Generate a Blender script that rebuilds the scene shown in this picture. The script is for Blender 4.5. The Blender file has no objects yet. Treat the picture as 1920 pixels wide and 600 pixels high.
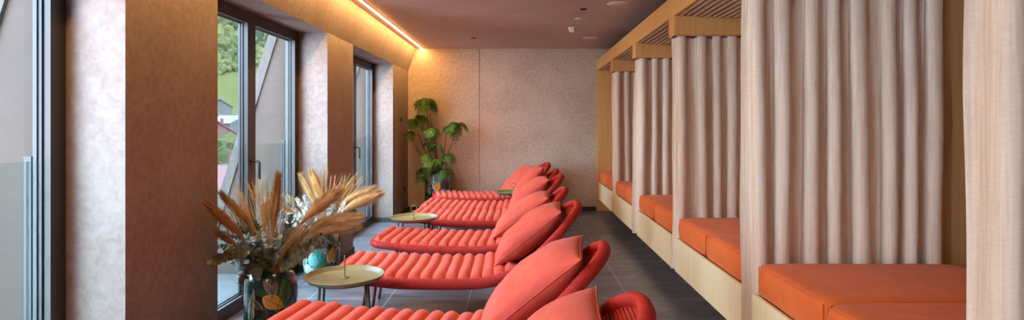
import bpy, math, random
from mathutils import Vector, Matrix, noise
R = math.radians
PI = math.pi
# ------------------------------------------------------------------ camera, sky, light, exposure
scene = bpy.context.scene
COL = scene.collection
F = 1110.0                      # focal length in pixels of the 1920 px frame
EYE = 1.36                      # camera height
cam_data = bpy.data.cameras.new('camera')
cam_data.sensor_width = 36.0
cam_data.lens = 36.0 * F / 1920.0
cam_data.shift_x = -15.0 / 1920.0
cam_data.shift_y = -65.0 / 1920.0
cam_data.clip_start = 0.05
cam_data.clip_end = 2000
cam = bpy.data.objects.new('camera', cam_data)
cam.location = (0, 0, EYE)
cam.rotation_euler = (PI / 2, 0, 0)
COL.objects.link(cam)
scene.camera = cam

vs = scene.view_settings
vs.view_transform = 'Standard'
vs.look = 'None'
vs.gamma = 1.0
vs.use_curve_mapping = False
vs.exposure = 0.78

world = bpy.data.worlds.new('overcast_sky')
scene.world = world
world.use_nodes = True
wn = world.node_tree.nodes; wl = world.node_tree.links
wn.clear()
w_out = wn.new('ShaderNodeOutputWorld'); w_bg = wn.new('ShaderNodeBackground')
w_tc = wn.new('ShaderNodeTexCoord'); w_sep = wn.new('ShaderNodeSeparateXYZ')
w_ramp = wn.new('ShaderNodeValToRGB')
w_ramp.color_ramp.elements[0].position = 0.0
w_ramp.color_ramp.elements[0].color = (0.66, 0.81, 1.0, 1)
w_ramp.color_ramp.elements[1].position = 0.6
w_ramp.color_ramp.elements[1].color = (0.52, 0.72, 1.0, 1)
w_bg.inputs['Strength'].default_value = 13.5
wl.new(w_tc.outputs['Generated'], w_sep.inputs[0])
wl.new(w_sep.outputs['Z'], w_ramp.inputs[0])
wl.new(w_ramp.outputs[0], w_bg.inputs['Color'])
wl.new(w_bg.outputs[0], w_out.inputs[0])

sun_d = bpy.data.lights.new('hazy_sun', 'SUN')
sun_d.energy = 0.8
sun_d.angle = R(16)
sun_d.color = (0.50, 0.79, 1.0)
sun = bpy.data.objects.new('hazy_sun', sun_d)
sun.rotation_euler = Vector((0.62, 0.86, -0.62)).to_track_quat('-Z', 'Y').to_euler()
COL.objects.link(sun)

# ------------------------------------------------------------------ materials
def lin(c):
    c = c / 255.0
    return c / 12.92 if c <= 0.04045 else ((c + 0.055) / 1.055) ** 2.4
def rgb(r, g, b): return (lin(r), lin(g), lin(b), 1)

def newmat(name):
    m = bpy.data.materials.new(name); m.use_nodes = True
    nt = m.node_tree
    return m, nt, nt.nodes['Principled BSDF']

def coords(nt, scale=(1, 1, 1), kind='Object', rot=(0, 0, 0)):
    tc = nt.nodes.new('ShaderNodeTexCoord'); mp = nt.nodes.new('ShaderNodeMapping')
    mp.inputs['Scale'].default_value = scale
    mp.inputs['Rotation'].default_value = rot
    nt.links.new(tc.outputs[kind], mp.inputs[0])
    return mp.outputs[0]

def mat(name, col, rough=0.6, metal=0.0, col2=None, nscale=6.0, stretch=(1, 1, 1), detail=4.0, dist=0.0,
        bump=0.0, bscale=None, bstretch=None, spec=0.5, sheen=0.0, coat=0.0, lo=0.35, hi=0.65, coord='Object'):
    m, nt, p = newmat(name)
    p.inputs['Base Color'].default_value = col
    p.inputs['Roughness'].default_value = rough
    p.inputs['Metallic'].default_value = metal
    p.inputs['Specular IOR Level'].default_value = spec
    p.inputs['Sheen Weight'].default_value = sheen
    p.inputs['Coat Weight'].default_value = coat
    if col2 is not None:
        n = nt.nodes.new('ShaderNodeTexNoise')
        n.inputs['Scale'].default_value = nscale
        n.inputs['Detail'].default_value = detail
        n.inputs['Distortion'].default_value = dist
        nt.links.new(coords(nt, stretch, coord), n.inputs['Vector'])
        r = nt.nodes.new('ShaderNodeValToRGB')
        r.color_ramp.elements[0].position = lo; r.color_ramp.elements[0].color = col
        r.color_ramp.elements[1].position = hi; r.color_ramp.elements[1].color = col2
        nt.links.new(n.outputs['Fac'], r.inputs[0])
        nt.links.new(r.outputs[0], p.inputs['Base Color'])
    if bump > 0:
        n2 = nt.nodes.new('ShaderNodeTexNoise')
        n2.inputs['Scale'].default_value = bscale or nscale
        n2.inputs['Detail'].default_value = 5
        nt.links.new(coords(nt, bstretch or stretch, coord), n2.inputs['Vector'])
        b = nt.nodes.new('ShaderNodeBump')
        b.inputs['Strength'].default_value = bump
        b.inputs['Distance'].default_value = 0.01
        nt.links.new(n2.outputs['Fac'], b.inputs['Height'])
        nt.links.new(b.outputs[0], p.inputs['Normal'])
    return m

def glossy_noise_plaster(name, c1, c2, rough=0.5):
    # trowelled mineral plaster: cloudy two-tone swirls with a little relief and sheen
    m, nt, p = newmat(name)
    v = coords(nt)
    n1 = nt.nodes.new('ShaderNodeTexNoise'); n1.inputs['Scale'].default_value = 2.2; n1.inputs['Detail'].default_value = 8; n1.inputs['Distortion'].default_value = 0.2
    n2 = nt.nodes.new('ShaderNodeTexNoise'); n2.inputs['Scale'].default_value = 26; n2.inputs['Detail'].default_value = 8; n2.inputs['Distortion'].default_value = 0.6
    nt.links.new(v, n1.inputs['Vector']); nt.links.new(v, n2.inputs['Vector'])
    a = nt.nodes.new('ShaderNodeMath'); a.operation = 'MULTIPLY_ADD'; a.inputs[1].default_value = 0.55
    nt.links.new(n2.outputs['Fac'], a.inputs[0])
    b = nt.nodes.new('ShaderNodeMath'); b.operation = 'MULTIPLY'; b.inputs[1].default_value = 0.45
    nt.links.new(n1.outputs['Fac'], b.inputs[0]); nt.links.new(b.outputs[0], a.inputs[2])
    r = nt.nodes.new('ShaderNodeValToRGB')
    r.color_ramp.elements[0].position = 0.38; r.color_ramp.elements[0].color = c1
    r.color_ramp.elements[1].position = 0.62; r.color_ramp.elements[1].color = c2
    nt.links.new(a.outputs[0], r.inputs[0]); nt.links.new(r.outputs[0], p.inputs['Base Color'])
    p.inputs['Roughness'].default_value = rough
    p.inputs['Specular IOR Level'].default_value = 0.35
    bp = nt.nodes.new('ShaderNodeBump'); bp.inputs['Strength'].default_value = 0.25; bp.inputs['Distance'].default_value = 0.004
    nt.links.new(a.outputs[0], bp.inputs['Height']); nt.links.new(bp.outputs[0], p.inputs['Normal'])
    return m

M = {}
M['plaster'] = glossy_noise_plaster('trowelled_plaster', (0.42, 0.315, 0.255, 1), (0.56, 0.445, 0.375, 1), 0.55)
M['plaster_pier'] = glossy_noise_plaster('shaded_pier_plaster', (0.190, 0.138, 0.118, 1), (0.255, 0.208, 0.190, 1), 0.55)  # same plaster, darker and redder: low light on the piers put into the colour
M['ceiling'] = glossy_noise_plaster('ceiling_plaster', (0.44, 0.305, 0.245, 1), (0.54, 0.385, 0.31, 1), 0.6)
M['wood'] = mat('maple_wood', (0.80, 0.69, 0.44, 1), 0.5, col2=(0.86, 0.76, 0.51, 1), nscale=3, stretch=(14, 14, 0.6), bump=0.05, detail=5, spec=0.35)
M['wood_canopy'] = mat('maple_led_tinted', (0.62, 0.32, 0.105, 1), 0.5, col2=(0.68, 0.375, 0.135, 1), nscale=3, stretch=(14, 14, 0.6), bump=0.05, detail=5, spec=0.35)  # the bed maple with shade and orange LED light put into its colour
M['wood_dark'] = mat('oiled_maple_panel', (0.26, 0.13, 0.045, 1), 0.5, col2=(0.30, 0.16, 0.06, 1), nscale=3, stretch=(14, 14, 0.6), detail=5, spec=0.3)
M['slat'] = mat('slat_wood', (0.46, 0.27, 0.16, 1), 0.5, col2=(0.55, 0.34, 0.21, 1), nscale=4, stretch=(14, 0.8, 14), detail=4, spec=0.3)
M['dark'] = mat('black_void', (0.01, 0.009, 0.008, 1), 0.8)
M['frame_brown'] = mat('bronze_lacquered_aluminium', (0.030, 0.022, 0.019, 1), 0.45, metal=0.0, spec=0.5)
M['frame_grey'] = mat('frame_metal_daylight_tint', (0.040, 0.043, 0.052, 1), 0.4, spec=0.4)  # same frame metal, bluish daylight on the sash steps put into the colour
M['chrome'] = mat('satin_grey_metal', (0.045, 0.048, 0.052, 1), 0.45, spec=0.4)
M['white'] = mat('white_lacquer', (0.72, 0.70, 0.66, 1), 0.5)
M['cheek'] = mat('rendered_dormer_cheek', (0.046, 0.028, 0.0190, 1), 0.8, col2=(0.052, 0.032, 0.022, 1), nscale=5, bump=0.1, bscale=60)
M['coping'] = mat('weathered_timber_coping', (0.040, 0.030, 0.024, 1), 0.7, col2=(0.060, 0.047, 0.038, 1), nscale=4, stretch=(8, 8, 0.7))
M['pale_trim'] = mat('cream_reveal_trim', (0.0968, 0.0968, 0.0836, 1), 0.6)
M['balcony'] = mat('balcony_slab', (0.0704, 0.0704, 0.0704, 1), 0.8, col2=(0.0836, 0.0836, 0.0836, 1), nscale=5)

def fabric(name, c1, c2, wrinkle=0.25, weave=900, rough=0.85, sheen=0.12, wscale=4.5, wstretch=(1, 1, 1)):
    m, nt, p = newmat(name)
    v = coords(nt)
    n = nt.nodes.new('ShaderNodeTexNoise'); n.inputs['Scale'].default_value = 9; n.inputs['Detail'].default_value = 6
    nt.links.new(v, n.inputs['Vector'])
    r = nt.nodes.new('ShaderNodeValToRGB')
    r.color_ramp.elements[0].position = 0.35; r.color_ramp.elements[0].color = c1
    r.color_ramp.elements[1].position = 0.65; r.color_ramp.elements[1].color = c2
    nt.links.new(n.outputs['Fac'], r.inputs[0]); nt.links.new(r.outputs[0], p.inputs['Base Color'])
    p.inputs['Roughness'].default_value = rough
    p.inputs['Specular IOR Level'].default_value = 0.2
    p.inputs['Sheen Weight'].default_value = sheen
    p.inputs['Sheen Roughness'].default_value = 0.5
    w = nt.nodes.new('ShaderNodeTexNoise'); w.inputs['Scale'].default_value = wscale; w.inputs['Detail'].default_value = 3; w.inputs['Distortion'].default_value = 1.0
    nt.links.new(coords(nt, wstretch), w.inputs['Vector'])
    f = nt.nodes.new('ShaderNodeTexNoise'); f.inputs['Scale'].default_value = weave; f.inputs['Detail'].default_value = 1
    nt.links.new(v, f.inputs['Vector'])
    b1 = nt.nodes.new('ShaderNodeBump'); b1.inputs['Strength'].default_value = wrinkle; b1.inputs['Distance'].default_value = 0.03
    b2 = nt.nodes.new('ShaderNodeBump'); b2.inputs['Strength'].default_value = 0.15; b2.inputs['Distance'].default_value = 0.001
    nt.links.new(w.outputs['Fac'], b1.inputs['Height']); nt.links.new(f.outputs['Fac'], b2.inputs['Height'])
    nt.links.new(b1.outputs[0], b2.inputs['Normal']); nt.links.new(b2.outputs[0], p.inputs['Normal'])
    return m
M['coral'] = fabric('coral_canvas', (0.60, 0.092, 0.064, 1), (0.68, 0.115, 0.080, 1), wrinkle=0.22, wscale=5)
M['coral_pillow'] = fabric('coral_canvas_pillow', (0.58, 0.092, 0.066, 1), (0.66, 0.115, 0.082, 1), wrinkle=0.75, wscale=4.5)
M['cord'] = mat('red_cord', (0.38, 0.020, 0.018, 1), 0.6, col2=(0.45, 0.028, 0.024, 1), nscale=40, bump=0.1, bscale=300, spec=0.3)
M['leg_red'] = mat('dusty_red_lacquer', (0.27, 0.05, 0.05, 1), 0.4, spec=0.5)
M['rust'] = fabric('rust_velour', (0.68, 0.145, 0.030, 1), (0.76, 0.170, 0.040, 1), wrinkle=0.12, weave=500, sheen=0.12, wscale=3)
M['rust_seam'] = mat('rust_seam', (0.36, 0.07, 0.022, 1), 0.9)
M['olive'] = mat('olive_lacquer', (0.225, 0.235, 0.125, 1), 0.35, col2=(0.24, 0.25, 0.135, 1), nscale=12, spec=0.5)
M['olive_dark'] = mat('dark_olive_lacquer', (0.05, 0.06, 0.045, 1), 0.4, spec=0.5)
M['green_tray'] = mat('green_lacquer', (0.12, 0.24, 0.10, 1), 0.35, col2=(0.13, 0.255, 0.11, 1), nscale=12, spec=0.5)

def floor_material():
    m, nt, p = newmat('slate_tiles')
    v = coords(nt)
    sp = nt.nodes.new('ShaderNodeSeparateXYZ'); nt.links.new(v, sp.inputs[0])
    def node(op, a, b=None, c=None):
        n = nt.nodes.new('ShaderNodeMath'); n.operation = op
        for i, s in enumerate((a, b, c)):
            if s is None: continue
            if isinstance(s, (int, float)): n.inputs[i].default_value = s
            else: nt.links.new(s, n.inputs[i])
        return n.outputs[0]
    def line(sock, off, pitch, half):
        q = node('SUBTRACT', sock, off)
        q = node('DIVIDE', q, pitch)
        q = node('FRACT', q)
        q = node('SUBTRACT', q, 0.5)
        q = node('ABSOLUTE', q)                      # 0.5 at the joint
        return node('GREATER_THAN', q, 0.5 - half / pitch)
    lx = line(sp.outputs['X'], 0.857, 0.6285, 0.0030)
    ly = line(sp.outputs['Y'], 4.645, 1.27, 0.0036)
    lh = line(sp.outputs['Y'], 4.645 + 0.635, 1.27, 0.0036)
    lh = node('MULTIPLY', lh, 0.28)
    j = node('MAXIMUM', lx, ly); j = node('MAXIMUM', j, lh)
    n1 = nt.nodes.new('ShaderNodeTexNoise'); n1.inputs['Scale'].default_value = 2.5; n1.inputs['Detail'].default_value = 9; n1.inputs['Distortion'].default_value = 0.8
    nt.links.new(coords(nt, (1, 2.4, 1)), n1.inputs['Vector'])
    r = nt.nodes.new('ShaderNodeValToRGB')
    r.color_ramp.elements[0].position = 0.3; r.color_ramp.elements[0].color = (0.055, 0.058, 0.072, 1)
    r.color_ramp.elements[1].position = 0.72; r.color_ramp.elements[1].color = (0.185, 0.195, 0.240, 1)
    nt.links.new(n1.outputs['Fac'], r.inputs[0])
    # thin pale veins
    n2 = nt.nodes.new('ShaderNodeTexNoise'); n2.inputs['Scale'].default_value = 3.0; n2.inputs['Detail'].default_value = 8; n2.inputs['Distortion'].default_value = 3
    nt.links.new(coords(nt, (0.7, 2.0, 1), rot=(0, 0, 0.5)), n2.inputs['Vector'])
    q = node('SUBTRACT', n2.outputs['Fac'], 0.5); q = node('ABSOLUTE', q); q = node('LESS_THAN', q, 0.006); q = node('MULTIPLY', q, 0.5)
    mv = nt.nodes.new('ShaderNodeMix'); mv.data_type = 'RGBA'
    nt.links.new(q, mv.inputs['Factor']); nt.links.new(r.outputs[0], mv.inputs['A']); mv.inputs['B'].default_value = (0.16, 0.16, 0.17, 1)
    mx = nt.nodes.new('ShaderNodeMix'); mx.data_type = 'RGBA'
    nt.links.new(j, mx.inputs['Factor']); nt.links.new(mv.outputs['Result'], mx.inputs['A']); mx.inputs['B'].default_value = (0.46, 0.46, 0.49, 1)
    nt.links.new(mx.outputs['Result'], p.inputs['Base Color'])
    p.inputs['Roughness'].default_value = 0.34
    p.inputs['Specular IOR Level'].default_value = 0.5
    b = nt.nodes.new('ShaderNodeBump'); b.inputs['Strength'].default_value = 0.3; b.inputs['Distance'].default_value = 0.003
    nt.links.new(n1.outputs['Fac'], b.inputs['Height']); nt.links.new(b.outputs[0], p.inputs['Normal'])
    return m
M['floor'] = floor_material()
M['skirting'] = mat('slate_skirting', (0.032, 0.031, 0.033, 1), 0.45, col2=(0.05, 0.05, 0.053, 1), nscale=7)

def glass_material(name, tint=(1, 1, 1, 1), ior=1.45):
    m, nt, p = newmat(name); nt.nodes.remove(p)
    out = nt.nodes['Material Output']
    t = nt.nodes.new('ShaderNodeBsdfTransparent'); t.inputs[0].default_value = tint
    g = nt.nodes.new('ShaderNodeBsdfGlossy'); g.inputs['Roughness'].default_value = 0.02
    lw = nt.nodes.new('ShaderNodeLayerWeight'); lw.inputs['Blend'].default_value = 0.5
    pw = nt.nodes.new('ShaderNodeMath'); pw.operation = 'POWER'; pw.inputs[1].default_value = 5
    nt.links.new(lw.outputs['Facing'], pw.inputs[0])
    fr = nt.nodes.new('ShaderNodeMath'); fr.operation = 'MULTIPLY_ADD'; fr.inputs[1].default_value = 0.6; fr.inputs[2].default_value = ior
    nt.links.new(pw.outputs[0], fr.inputs[0])
    mx = nt.nodes.new('ShaderNodeMixShader')
    nt.links.new(fr.outputs[0], mx.inputs[0]); nt.links.new(t.outputs[0], mx.inputs[1]); nt.links.new(g.outputs[0], mx.inputs[2])
    nt.links.new(mx.outputs[0], out.inputs['Surface'])
    return m
M['glass'] = glass_material('clear_glazing', (0.97, 0.98, 0.97, 1), 0.03)
M['rail_glass'] = glass_material('balustrade_glass', (0.90, 0.95, 0.93, 1), 0.04)

def emit(name, col, s):
    m, nt, p = newmat(name)
    p.inputs['Base Color'].default_value = (0.8, 0.8, 0.8, 1)
    p.inputs['Emission Color'].default_value = col
    p.inputs['Emission Strength'].default_value = s
    return m
M['led'] = emit('warm_led_tape', (1.0, 0.54, 0.17, 1), 125.0)

def linen(name, c1, c2, trans=0.35):
    m, nt, p = newmat(name)
    out = nt.nodes['Material Output']
    def nz(scale, st):
        n = nt.nodes.new('ShaderNodeTexNoise'); n.inputs['Scale'].default_value = scale; n.inputs['Detail'].default_value = 3
        nt.links.new(coords(nt, st), n.inputs['Vector']); return n.outputs['Fac']
    a = nz(90, (1, 1, 0.03)); b = nz(120, (0.3, 0.3, 1.6))
    mm = nt.nodes.new('ShaderNodeMath'); mm.operation = 'MULTIPLY_ADD'; mm.inputs[1].default_value = 0.45; nt.links.new(b, mm.inputs[0]); nt.links.new(a, mm.inputs[2])
    r = nt.nodes.new('ShaderNodeValToRGB')
    r.color_ramp.elements[0].position = 0.35; r.color_ramp.elements[0].color = c1
    r.color_ramp.elements[1].position = 0.65; r.color_ramp.elements[1].color = c2
    hf = nt.nodes.new('ShaderNodeMath'); hf.operation = 'MULTIPLY'; hf.inputs[1].default_value = 0.69
    nt.links.new(mm.outputs[0], hf.inputs[0]); nt.links.new(hf.outputs[0], r.inputs[0])
    nt.links.new(r.outputs[0], p.inputs['Base Color'])
    p.inputs['Roughness'].default_value = 0.9; p.inputs['Specular IOR Level'].default_value = 0.1
    bp = nt.nodes.new('ShaderNodeBump'); bp.inputs['Strength'].default_value = 0.4; bp.inputs['Distance'].default_value = 0.002
    nt.links.new(mm.outputs[0], bp.inputs['Height'])
    # soft creases
    w = nt.nodes.new('ShaderNodeTexNoise'); w.inputs['Scale'].default_value = 10; w.inputs['Detail'].default_value = 4; w.inputs['Distortion'].default_value = 1.5
    nt.links.new(coords(nt, (1, 1, 0.35)), w.inputs['Vector'])
    b2 = nt.nodes.new('ShaderNodeBump'); b2.inputs['Strength'].default_value = 0.25; b2.inputs['Distance'].default_value = 0.01
    nt.links.new(w.outputs['Fac'], b2.inputs['Height']); nt.links.new(b2.outputs[0], bp.inputs['Normal'])
    nt.links.new(bp.outputs[0], p.inputs['Normal'])
    tr = nt.nodes.new('ShaderNodeBsdfTranslucent'); nt.links.new(r.outputs[0], tr.inputs[0]); nt.links.new(bp.outputs[0], tr.inputs['Normal'])
    mx = nt.nodes.new('ShaderNodeMixShader'); mx.inputs[0].default_value = trans
    nt.links.new(p.outputs[0], mx.inputs[1]); nt.links.new(tr.outputs[0], mx.inputs[2]); nt.links.new(mx.outputs[0], out.inputs['Surface'])
    return m
M['linen'] = linen('washed_linen', (0.74, 0.60, 0.50, 1), (0.90, 0.79, 0.69, 1), 0.12)

# ------------------------------------------------------------------ mesh helpers
class MB:
    def __init__(self): self.v = []; self.f = []; self.mi = []; self.cur = 0; self.smooth = []
    def add(self, vs_, fs_, smooth=False):
        o = len(self.v); self.v += [tuple(p) for p in vs_]
        for f in fs_:
            self.f.append(tuple(o + i for i in f)); self.mi.append(self.cur); self.smooth.append(smooth)
        return self
    def box(self, x0, x1, y0, y1, z0, z1):
        vs_ = [(x, y, z) for z in (z0, z1) for y in (y0, y1) for x in (x0, x1)]
        return self.add(vs_, [(0, 2, 3, 1), (4, 5, 7, 6), (0, 1, 5, 4), (2, 6, 7, 3), (0, 4, 6, 2), (1, 3, 7, 5)])
    def prism_y(self, poly, y0, y1):          # poly: (x,z) counter-clockwise
        n = len(poly)
        vs_ = [(x, y0, z) for x, z in poly] + [(x, y1, z) for x, z in poly]
        fs_ = [tuple(range(n)), tuple(range(2 * n - 1, n - 1, -1))]
        for i in range(n):
            j = (i + 1) % n; fs_.append((i, i + n, j + n, j))
        return self.add(vs_, fs_)
    def tube(self, pts, rad, sides=8, closed=False, caps=True, smooth=True, flat=1.0, up=None):
        pts = [Vector(p) for p in pts]; n = len(pts)
        rads = rad if isinstance(rad, (list, tuple)) else [rad] * n
        vs_ = []; prev = None
        for i, p in enumerate(pts):
            if closed: t = pts[(i + 1) % n] - pts[i - 1]
            else: t = pts[min(i + 1, n - 1)] - pts[max(i - 1, 0)]
            if t.length < 1e-9: t = Vector((0, 0, 1))
            t.normalize()
            if up is not None: a = Vector(up) - t * t.dot(Vector(up))
            elif prev is None:
                a = t.orthogonal()
            else: a = prev - t * prev.dot(t)
            if a.length < 1e-6: a = t.orthogonal()
            a.normalize(); prev = a; b = t.cross(a)
            for k in range(sides):
                th = 2 * PI * k / sides
                vs_.append(p + a * (math.cos(th) * rads[i]) + b * (math.sin(th) * rads[i] * flat))
        fs_ = []
        m = n if closed else n - 1
        for i in range(m):
            j = (i + 1) % n
            for k in range(sides):
                l = (k + 1) % sides
                fs_.append((i * sides + k, i * sides + l, j * sides + l, j * sides + k))
        if caps and not closed:
            fs_.append(tuple(range(sides - 1, -1, -1))); fs_.append(tuple((n - 1) * sides + k for k in range(sides)))
        return self.add(vs_, fs_, smooth)
    def lathe(self, prof, seg=48, c=(0, 0, 0), smooth=True):
        vs_ = []; fs_ = []; n = len(prof)
        for k in range(seg):
            th = 2 * PI * k / seg
            for r, z in prof: vs_.append((c[0] + r * math.cos(th), c[1] + r * math.sin(th), c[2] + z))
        for k in range(seg):
            l = (k + 1) % seg
            for i in range(n - 1): fs_.append((k * n + i, l * n + i, l * n + i + 1, k * n + i + 1))
        return self.add(vs_, fs_, smooth)
    def grid(self, nu, nv, fn, smooth=True, wrap_v=False):
        vs_ = [fn(i / (nu - 1), j / (nv if wrap_v else nv - 1)) for i in range(nu) for j in range(nv)]
        fs_ = []
        for i in range(nu - 1):
            for j in range(nv if wrap_v else nv - 1):
                k = (j + 1) % nv
                fs_.append((i * nv + j, (i + 1) * nv + j, (i + 1) * nv + k, i * nv + k))
        return self.add(vs_, fs_, smooth)
    def build(self, name, material=None, parent=None, bevel=0.0, loc=None):
        me = bpy.data.meshes.new(name); me.from_pydata(self.v, [], self.f)
        mats = material if isinstance(material, (list, tuple)) else [material]
        for m in mats: me.materials.append(m)
        me.polygons.foreach_set('material_index', self.mi)
        me.polygons.foreach_set('use_smooth', self.smooth)
        me.update()
        o = bpy.data.objects.new(name, me); COL.objects.link(o)
        if parent is not None: o.parent = parent
        if loc is not None: o.location = loc
        if bevel > 0:
            b = o.modifiers.new('bevel', 'BEVEL'); b.width = bevel; b.segments = 3; b.limit_method = 'ANGLE'; b.angle_limit = R(40)
        return o

def tag(o, label=None, cat=None, group=None, kind=None):
    if label: o['label'] = label
    if cat: o['category'] = cat
    if group: o['group'] = group
    if kind: o['kind'] = kind
    return o
def empty(name, loc, rz=0.0):
    o = bpy.data.objects.new(name, None); COL.objects.link(o)
    o.empty_display_size = 0.1; o.location = loc; o.rotation_euler = (0, 0, rz); return o
def struct(name, mb, m, **k):
    o = mb.build(name, m, **k); o['kind'] = 'structure'; return o
def children(o): return [c for c in KIDS.get(o.name, [])]
KIDS = {}
def copy_tree(o, parent=None):
    c = o.copy(); COL.objects.link(c)
    if parent is not None: c.parent = parent
    for ch in [q for q in list(COL.objects) if q.parent == o]: copy_tree(ch, c)
    return c
def world_at(px, py, D):
    """point on the ray of photo pixel (px,py) at distance D from the camera plane"""
    return Vector(((px - 975) * D / F, D, EYE + (235 - py) * D / F))
def spline(P, n):
    """Catmull-Rom through points P (tuples), n samples"""
    P = [Vector(p) for p in P]; Q = [2 * P[0] - P[1]] + P + [2 * P[-1] - P[-2]]
    out = []; m = len(P) - 1
    for i in range(n):
        t = i / (n - 1) * m; k = min(int(t), m - 1); t -= k
        a, b, c, d = Q[k], Q[k + 1], Q[k + 2], Q[k + 3]
        out.append(0.5 * ((2 * b) + (c - a) * t + (2 * a - 5 * b + 4 * c - d) * t * t + (3 * b - a - 3 * c + d) * t ** 3))
    return out

# ------------------------------------------------------------------ room shell
YB = 9.42; YF = -6.0; XL = -1.782; XWIN = -2.05; XOUT = -2.16; XR = 2.36; ZC = 2.58; ZH = 2.22
WINS = [(3.489, 5.479), (6.32, 8.30), (0.68, 2.673), (-2.15, -0.155), (-4.97, -2.98)]  # the last window is unseen, added behind the camera for more daylight
b = MB().box(XOUT, XR + 0.1, YF - 0.1, YB + 0.1, -0.12, 0.0)
struct('floor', b, M['floor'])
b = MB().box(XOUT, XR + 0.1, YF - 0.1, YB + 0.1, ZC, ZC + 0.12)
struct('ceiling', b, M['ceiling'])
b = MB()
b.box(XOUT, -0.650, YB, YB + 0.12, 0, ZC)
b.box(-0.640, XR + 0.1, YB, YB + 0.12, 0, ZC)
b.box(-0.650, -0.640, YB + 0.012, YB + 0.12, 0, ZC)
struct('wall_back', b, M['plaster'])
b = MB()
ys = sorted([w for w in WINS]); edges = [YF] + [v for w in ys for v in w] + [YB]
for i in range(0, len(edges), 2):
    b.box(XOUT, XL, edges[i], edges[i + 1], 0, ZH)
b.prism_y([(XOUT, ZH), (XL, ZH), (-1.655, ZC), (XOUT, ZC)][::1], YF, YB)
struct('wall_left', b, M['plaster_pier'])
b = MB().box(XR, XR + 0.1, YF, YB, 0, ZC)
struct('wall_right', b, M['wood_dark'])
b = MB().box(XOUT, XR + 0.1, YF - 0.1, YF, 0, ZC)
struct('wall_front', b, M['plaster'])
# skirting tiles
b = MB(); t = 0.012; h = 0.068
for i in range(0, len(edges), 2):
    y0, y1 = edges[i], edges[i + 1]
    b.box(XL, XL + t, y0 - (t if i else 0), min(y1 + t, YB), 0, h)
    if i: b.box(XWIN + 0.002, XL, y0 - t, y0, 0, h)
    if i < len(edges) - 2: b.box(XWIN + 0.002, XL, y1, y1 + t, 0, h)
struct('baseboard_left', b, M['skirting'])
b = MB().box(XL + t, 1.21, YB - t, YB, 0, h)
struct('baseboard_back', b, M['skirting'])

# windows: double-leaf balcony doors in each recess
def window(n, y0, y1):
    root = empty('window_%d' % n, (XWIN, (y0 + y1) / 2, 0)); root['kind'] = 'structure'
    X0 = XWIN
    def P(mb, name, m, bevel=0.0):
        o = mb.build(name, m, root, bevel); o.matrix_parent_inverse = Matrix.Translation(-root.location); return o
    fr = MB()
    ym = (y0 + y1) / 2 + 0.04
    z0 = 0.0; zt = ZH
    def rect(a0, a1, c0, c1, xa, xb, w, wb):      # ring: y from a0..a1, z from c0..c1
        fr.box(xa, xb, a0, a0 + w, c0, c1); fr.box(xa, xb, a1 - w, a1, c0, c1)
        fr.box(xa, xb, a0 + w, a1 - w, c1 - w, c1); fr.box(xa, xb, a0 + w, a1 - w, c0, c0 + wb)
    rect(y0, y1, z0, zt, X0 - 0.022, X0, 0.088, 0.10)
    fr.box(X0 - 0.022, X0, ym - 0.065, ym + 0.065, 0.10, zt - 0.088)
    P(fr, 'frame', M['frame_brown'])
    fr = MB()
    for (a0, a1) in ((y0, ym), (ym, y1)):
        wl_ = 0.086 if a0 == y0 else 0.063; wr_ = 0.086 if a1 == y1 else 0.063
        for (xa, xb, e) in ((X0 - 0.036, X0 - 0.020, -0.006), (X0 - 0.053, X0 - 0.039, 0.002), (X0 - 0.070, X0 - 0.056, 0.008), (X0 - 0.072, X0 - 0.020, -0.014)):
            fr.box(xa, xb, a0, a0 + wl_ + e, z0, zt); fr.box(xa, xb, a1 - wr_ - e, a1, z0, zt)
            fr.box(xa, xb, a0 + wl_ + e, a1 - wr_ - e, zt - 0.086 - e, zt); fr.box(xa, xb, a0 + wl_ + e, a1 - wr_ - e, z0, 0.098 + e)
    P(fr, 'sash_profile', M['frame_grey'])
    for (a0, a1) in ((y0 + 0.086, ym - 0.063), (ym + 0.063, y1 - 0.086)):
        P(MB().box(X0 - 0.058, X0 - 0.050, a0, a1, 0.10, zt - 0.086), 'glass_pane', M['glass'])
    hd = MB()
    hy = ym - 0.005; hz = 1.085
    hd.tube([(X0, hy, hz), (X0 + 0.006, hy, hz)], 0.022, 16, flat=1)
    hd.tube([(X0, hy, hz), (X0 + 0.05, hy, hz), (X0 + 0.058, hy, hz - 0.008), (X0 + 0.06, hy, hz - 0.02), (X0 + 0.06, hy, hz - 0.135)], 0.010, 10)
    P(hd, 'handle', M['frame_grey'])
for i, (a, c) in enumerate(WINS): window(i + 1, a, c)

# ------------------------------------------------------------------ outside: dormer cheeks, sills, balustrades
def roof_x(z): return -2.30 - (2.20 - z) * 0.310
b = MB()
solid = [(-4.2 - 0.0, 2.673 - 2.82 * 2 - 0.0)]
masses = [(YF - 2, -4.99), (-2.96, -2.17), (-0.135, 0.66), (2.693, 3.469), (5.499, 6.30), (8.32, 12.5)]
for y0, y1 in masses:
    b.prism_y([(roof_x(-0.3), -0.3), (XOUT, -0.3), (XOUT, 3.1), (roof_x(3.1) , 3.1)][::1] if roof_x(3.1) < XOUT else [(roof_x(-0.3), -0.3), (XOUT, -0.3), (XOUT, 2.64), (roof_x(2.6), 2.64)], y0, y1)
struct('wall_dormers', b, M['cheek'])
b = MB()
for y0, y1 in masses:
    for y, s in ((y0, -1), (y1, 1)):
        ya, yb = (y - 0.018, y + 0.05) if s < 0 else (y - 0.05, y + 0.018)
        b.prism_y([(roof_x(-0.2) - 0.03, -0.2), (roof_x(-0.2) + 0.055, -0.2), (roof_x(2.19) + 0.055, 2.19), (roof_x(2.19) - 0.03, 2.19)], ya, yb)
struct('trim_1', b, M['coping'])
b = MB()
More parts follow.
